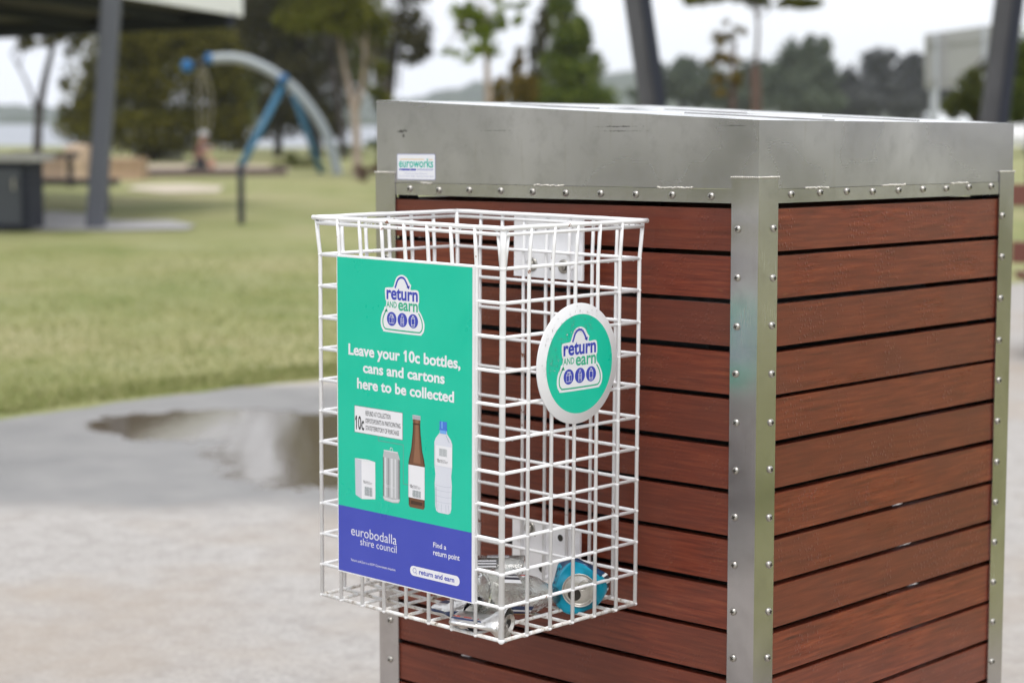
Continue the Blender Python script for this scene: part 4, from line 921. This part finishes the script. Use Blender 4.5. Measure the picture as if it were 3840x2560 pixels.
ball(bm, B(.245, 0, .725), .018*K, 8, 6); done('nose', bm, ch, skin)
for s_ in (-1, 1): bm = bmesh.new(); ball(bm, B(.232, s_*.033, .745), .011*K, 8, 6); done('eye', bm, ch, black)
bm = bmesh.new(); ball(bm, B(.232, 0, .68), .02*K, 8, 6, (.5, .8, .3)); done('mouth', bm, ch, mat('lips', (.4, .15, .13), .5))
for s_ in (-1, 1): bm = bmesh.new(); ball(bm, B(.37, s_*.12, -.21), .055*K, 10, 7, (1.3, .8, .7)); done('shoe', bm, ch, shoe)

# ---------------------------------------------------------------- left shelter and its furniture
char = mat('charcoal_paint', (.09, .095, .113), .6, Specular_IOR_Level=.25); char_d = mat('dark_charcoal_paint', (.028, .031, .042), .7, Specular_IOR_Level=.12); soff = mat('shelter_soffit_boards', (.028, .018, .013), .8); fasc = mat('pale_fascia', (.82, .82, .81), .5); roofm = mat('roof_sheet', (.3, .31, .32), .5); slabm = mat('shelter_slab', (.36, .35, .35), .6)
po = base(358, 23.6); sh = thing('picnic_shelter', 'picnic shelter with a pale roof edge and sloping charcoal post at the left', 'shelter', po)
bm = bmesh.new(); a = base(358, 23.6, G)-po; b_ = P(419, 0, 23.6)-po; b_ = a + (b_-a)*1.12
beam(bm, a, b_, .21, .21, H, 0); done('post', bm, sh, char, bevel=.015)
zr = 2.30
c0 = ground(905, 50, zr); c1 = ground(612, 0, zr); edge_d = (c1-c0).normalized(); c2 = c0 + edge_d*9
l0 = ground(0, 100, zr); left_d = (l0-c0).normalized(); c3 = c0 + left_d*11; c4 = c3 + edge_d*9
bm = bmesh.new(); lo = [bm.verts.new(q-po) for q in (c0, c2, c4, c3)]; hi = [bm.verts.new(q-po+Vector((0, 0, .16))) for q in (c0, c2, c4, c3)]
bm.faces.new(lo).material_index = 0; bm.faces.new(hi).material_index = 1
for k in range(4): bm.faces.new((lo[k], lo[(k+1) % 4], hi[(k+1) % 4], hi[k])).material_index = 1
done('roof', bm, sh, [soff, roofm])
bm = bmesh.new(); beam(bm, c0-po+Vector((0, 0, .10)), c2-po+Vector((0, 0, .10)), .05, .30); done('fascia', bm, sh, fasc)
bm = bmesh.new(); q = Vector((0, 0, -.12)); beam(bm, c0-po+q+edge_d*.5, c3-po+q+edge_d*.5, .14, .24); done('rafter', bm, sh, char_d)
for t_ in (.10, .33, .6):
    bm = bmesh.new(); s0 = c0 + left_d*11*t_ - po + q*.5; beam(bm, s0, s0+edge_d*8.6, .09, .14); done('rafter', bm, sh, char_d)
bm = bmesh.new(); pt = [ground(x, y, G+.02) for x, y in ((-600, 870), (120, 862), (420, 862), (700, 858), (735, 845), (640, 826), (430, 826), (330, 802), (200, 792), (100, 800), (-600, 800))]
bm.faces.new([bm.verts.new(p) for p in pt]); kind(done('shelter_slab', bm, None, slabm), 'structure')
bo = base(20, 23.3, G+.02); bbq = thing('barbecue_cabinet', 'charcoal barbecue cabinet with a grey bench top under the left shelter', 'barbecue', bo)
dz = Vector((0, 0, 1)); bm = bmesh.new(); x0 = -1.3; obox(bm, S*(-.5)+dz*.40, S*.88, H*.38, dz*.40); done('cabinet', bm, bbq, char_d, bevel=.01)
bm = bmesh.new(); obox(bm, S*(-.47)+dz*.86, S*.98, H*.46, dz*.045); done('bench_top', bm, bbq, mat('concrete_bench_top', (.40, .39, .37), .5), bevel=.01)
for k in (-.95, -.08):
    bm = bmesh.new(); obox(bm, S*k+H*-.39+dz*.40, S*.38, H*.012, dz*.33); dr_ = done('door', bm, bbq, mat('cabinet_door', (.062, .068, .082), .45), bevel=.004)
    bm = bmesh.new(); obox(bm, S*(k+.3)+H*-.415+dz*.55, S*.012, H*.012, dz*.07); done('handle', bm, dr_, steel_screw)
# timber seats beyond the barbecue
def seat(name, label, a, b_, d, h, th, wd, lm, legs=True):
    p0, p1 = base(a, d), base(b_, d); t = thing(name, label, 'bench seat', p0)
    e = p1-p0; bm = bmesh.new(); beam(bm, Vector((0, 0, h)), e+Vector((0, 0, h)), wd, th); done('seat', bm, t, lm, bevel=.008)
    if legs:
        for k in (.12, .88): bm = bmesh.new(); beam(bm, e*k, e*k+Vector((0, 0, h-th/2)), .10, .10, H); done('leg', bm, t, char_d)
bench_m = mat('weathered_bench_timber', (.085, .065, .06), .7)
seat('bench_seat', 'dark timber seat reaching from the barbecue past the sloping post', 60, 442, 27.5, .44, .09, .35, bench_m)
seat('bench_seat', 'dark low seat farther back beside the sandstone block', 60, 292, 37, .62, .12, .4, bench_m)
# sandstone blocks and playground edging
stone = mat('orange_sandstone', (.42, .235, .12), .9); g = N(stone); g.col(g.ramp(g.noise(g.coord(), 3, 4), [(.3, (.30, .20, .125)), (.7, (.42, .30, .20))]))
stone2 = mat('pale_sandstone', (.48, .36, .26), .9)
def block(label, a, b_, d, h, m):
    p0, p1 = base(a, d), base(b_, d); t = thing('sandstone_block', label, 'stone block', (p0+p1)/2, group='sandstone blocks round the playground')
    e = (p1-p0)/2; bm = bmesh.new(); obox(bm, (0, 0, h/2), e, H*.3, Vector((0, 0, h/2)))
    bmesh.ops.subdivide_edges(bm, edges=bm.edges[:], cuts=3, use_grid_fill=True)
    for v in bm.verts: v.co += Vector((noise.noise(v.co*3), noise.noise(v.co*3+Vector((9, 0, 0))), noise.noise(v.co*3+Vector((0, 9, 0)))))*.05
    done('block', bm, t, m)
block('pinkish sandstone block between the barbecue and the pale stone', 140, 252, 42.5, .55, mat('pink_sandstone', (.34, .25, .19), .9))
block('palest sandstone block, just left of the sloping post', 255, 335, 42, .72, stone2)
block('orange sandstone block just right of the sloping post', 392, 548, 41.8, .46, stone)
sandm = mat('playground_soft_fall', (.40, .33, .25), .9); kerbm = mat('dark_kerb', (.12, .085, .08), .8)
bm = bmesh.new(); bm.faces.new([bm.verts.new(ground(x, y, G+.012)) for x, y in ((380, 655), (1060, 655), (1100, 622), (900, 616), (380, 616))]); kind(done('playground_surface', bm, None, sandm), 'structure')
bm = bmesh.new(); k0, k1 = ground(545, 664), ground(1070, 658); beam(bm, k0+Vector((0, 0, .05)), k1+Vector((0, 0, .05)), .18, .24); kind(done('playground_kerb', bm, None, kerbm), 'structure')
bm = bmesh.new(); bm.faces.new([bm.verts.new(ground(x, y, G+.014)) for x, y in ((470, 708), (620, 722), (820, 718), (840, 700), (700, 690), (520, 694))]); kind(done('sandy_path', bm, None, mat('worn_sand', (.52, .45, .36), .95)), 'structure')
b0 = base(905, 24.8); bo_ = thing('bollard', 'thin black bollard on the lawn in front of the arch', 'bollard', b0)
bm = bmesh.new(); lathe(bm, [(.042, 0), (.042, .74), (.036, .765), (.001, .772)], 14); done('post', bm, bo_, char_d)
bm = bmesh.new(); lathe(bm, [(.046, .62), (.046, .66)], 14); done('band', bm, bo_, char)
boat_o = base(600, 60, G); bt = thing('white_boat', 'small white dinghy lying under the rounded tree', 'boat', boat_o)
bm = bmesh.new(); R3 = []
for k in range(9):
    t_ = k/8; wd = .42*math.sin(min(1, .25+t_*.95)*math.pi*.62) if t_ < 1 else .02; wd = .42*(1-t_**3)*.98+.01; hh = .38+.12*t_
    R3.append([bm.verts.new(S*((t_-.5)*1.5)+H*a_*wd+dz*z_) for a_, z_ in ((-1, hh), (-.8, .12), (0, .02), (.8, .12), (1, hh))])
for A_, B_ in zip(R3, R3[1:]):
    for k in range(4): bm.faces.new((A_[k], A_[k+1], B_[k+1], B_[k]))
bm.faces.new(R3[0]); done('hull', bm, bt, fasc, smooth=True)
bm = bmesh.new(); obox(bm, dz*.34, S*.1, H*.4, dz*.02); done('thwart', bm, bt, fasc)

# ---------------------------------------------------------------- behind the bin: shelter posts, board, car, bench
galv = mat('grey_steel_post', (.16, .16, .17), .6); g = N(galv); g.b.inputs['Specular IOR Level'].default_value = .08; g.col(g.ramp(g.noise(g.coord(scale=(1, 1, .3)), 5, 3), [(.35, (.06, .06, .064)), (.7, (.095, .095, .1))]))
s2o = base(1553*1.6327, 14); s2 = thing('shelter_frame', 'open steel frame behind the bin, two leaning grey posts under a high beam', 'shelter', s2o)
for (xt, xb, d) in ((1452, 1556, 14), (2306, 2216, 14.6)):
    a = base(xb*1.6327, d, G); t_ = P(xt*1.6327, 0, d); t_ = a+(t_-a)*((2.35-G)/(t_.z-G)); dirx = (S*.60+H*.8)
    bm = bmesh.new(); beam(bm, a-s2o, t_-s2o, .115, .12, H); po_ = done('post', bm, s2, galv, bevel=.008)
    bm = bmesh.new(); beam(bm, a-s2o+S*.095-H*.03, t_-s2o+S*.095-H*.03, .075, .12, H); done('channel_shade', bm, po_, char_d)  # dark strip painted for the shade inside the post's open section
bm = bmesh.new(); e0, e1 = P(1452*1.6327, 0, 14), P(2306*1.6327, 0, 14.6); e0.z = e1.z = 2.40; beam(bm, e0-s2o-S*.8, e1-s2o+S*.8, .10, .16); done('top_beam', bm, s2, galv)
go = base(3510, 31); sg = thing('roadside_board', 'back of a large pale grey board on steel posts at the right', 'sign board', go)
def QP(x, y, d): return P(x, y, d)-go
boardm = mat('board_back_grey', (.30, .30, .29), .6); postm = mat('galvanised_post', (.36, .38, .41), .4)
bm = bmesh.new(); c_ = [QP(3468, 130, 30), QP(3740, 92, 34), QP(3740, 322, 34), QP(3470, 336, 30)]; n_v = H*.04
f1 = [bm.verts.new(q) for q in c_]; f2 = [bm.verts.new(q+n_v) for q in c_]; bm.faces.new(f1); bm.faces.new(f2)
for k in range(4): bm.faces.new((f1[k], f1[(k+1) % 4], f2[(k+1) % 4], f2[k]))
done('panel', bm, sg, boardm)
for x, d, yt in ((3508, 30.4, 126), (3690, 33, 100)):
    bm = bmesh.new(); beam(bm, base(x, d)-go+H*.10, QP(x, yt, d)+H*.10, .13, .1, H); done('post', bm, sg, postm)
bm = bmesh.new(); beam(bm, QP(3534, 122, 30.6)-H*.05, QP(3534, 334, 30.6)-H*.05, .10, .03, H); done('stiffener', bm, sg, mat('stiffener_grey', (.25, .25, .25), .5))
for yy in (160, 300): bm = bmesh.new(); beam(bm, QP(3470, yy+6, 30)-H*.02, QP(3738, yy-16, 34)-H*.02, .03, .06); done('rail', bm, sg, boardm)
def car(label, px, d, yaw, col_):
    o = base(px, d); t = thing('parked_car', label, 'car', o, (0, 0, YAW+yaw), 'cars parked beyond the right-hand trees'); pm = mat('car_paint', col_, .3); gm = mat('car_glass', (.04, .05, .06), .1)
    bm = bmesh.new(); side_ = [(-2.2, .35), (-2.25, .75), (-2.1, 1.0), (-1.75, 1.62), (.55, 1.68), (1.15, 1.12), (2.1, .98), (2.25, .7), (2.2, .35)]
    rows_ = [[bm.verts.new((x, y*(1-.12*max(0, z-1)/.6), z)) for x, z in side_] for y in (-.9, -.86, .86, .9)]
    for A_, B_ in zip(rows_, rows_[1:]):
        for k in range(len(side_)-1): bm.faces.new((A_[k], A_[k+1], B_[k+1], B_[k]))
    bm.faces.new(rows_[0]); bm.faces.new(rows_[-1]); done('body', bm, t, pm, bevel=.04)
    for y in (-1, 1):
        bm = bmesh.new(); bm.faces.new([bm.verts.new((x, y*(.915-.10*max(0, z-1)/.6), z)) for x, z in ((-1.75, 1.08), (-1.55, 1.5), (.45, 1.54), (.9, 1.1))]); done('side_window', bm, t, gm)
        for x in (-1.4, 1.4): bm = bmesh.new(); lathe(bm, [(.08, -.1), (.30, -.11), (.33, 0), (.30, .11), (.08, .1)], 20, Matrix.Translation((x, y*.82, .33)) @ Matrix.Rotation(rad(90), 4, 'X')); done('wheel', bm, t, black)
    for x, nm in ((-2.24, 'tail_light'), (2.24, 'headlight')):
        for y in (-.7, .7): bm = bmesh.new(); box(bm, x-.03, x+.03, y-.13, y+.13, .72, .86); done(nm, bm, t, red_l if x < 0 else paper_w)
car('white car glimpsed under the grey board just above the lid', 3552, 77, 1.5708, (.72, .75, .8))
car('pale car at the right edge behind the steel post', 3800, 77, 1.5, (.62, .62, .64))
# bench at the right edge
bo2 = base(3826, 11.2, G2); bn = thing('park_bench', 'slatted red-brown park bench beside the right edge of the bin', 'bench', bo2)
bt_m = mat('bench_timber', (.15, .05, .035), .35)
for h_, y_, nm in ((.47, -.40, 'seat_slat'), (.475, -.25, 'seat_slat'), (.48, -.10, 'seat_slat'), (.60, .04, 'back_slat'), (.93, .13, 'back_slat'), (.76, .09, 'back_slat')):
    if h_ == .76: continue
    bm = bmesh.new(); c_ = S*.9+H*y_+dz*h_
    if nm == 'seat_slat': obox(bm, c_, S*.96, H*.06, dz*.02)
    else: obox(bm, c_, S*.96, H*.02, dz*.062)
    done(nm, bm, bn, bt_m, bevel=.004)
for x in (.08, 1.7):
    bm = bmesh.new(); beam(bm, S*x+H*.05, S*x+H*.16+dz*.98, .05, .05, S); beam(bm, S*x+H*-.42, S*x+H*-.42+dz*.44, .05, .05, S); beam(bm, S*x+H*-.44+dz*.43, S*x+H*.10+dz*.44, .05, .04); done('leg_frame', bm, bn, black)

# ---------------------------------------------------------------- damp air
hm = bpy.data.materials.new('damp_air'); hm.use_nodes = True; ht = hm.node_tree; ht.nodes.clear()
ho = ht.nodes.new('ShaderNodeOutputMaterial'); pv = ht.nodes.new('ShaderNodeVolumePrincipled'); ht.links.new(pv.outputs[0], ho.inputs['Volume'])
pv.inputs['Color'].default_value = (.88, .92, 1, 1); pv.inputs['Density'].default_value = .00032; pv.inputs['Anisotropy'].default_value = .2
bm = bmesh.new(); q = [ld(a, b, 0) for a, b in ((-1000, -200), (1000, -200), (1000, 1600), (-1000, 1600))]
lo = [bm.verts.new((p.x, p.y, G-2.5)) for p in q]; hi = [bm.verts.new((p.x, p.y, 55)) for p in q]
bm.faces.new(lo); bm.faces.new(hi)
for k in range(4): bm.faces.new((lo[k], lo[(k+1) % 4], hi[(k+1) % 4], hi[k]))
kind(done('haze', bm, None, hm), 'stuff')
sc.cycles.volume_bounces = 1
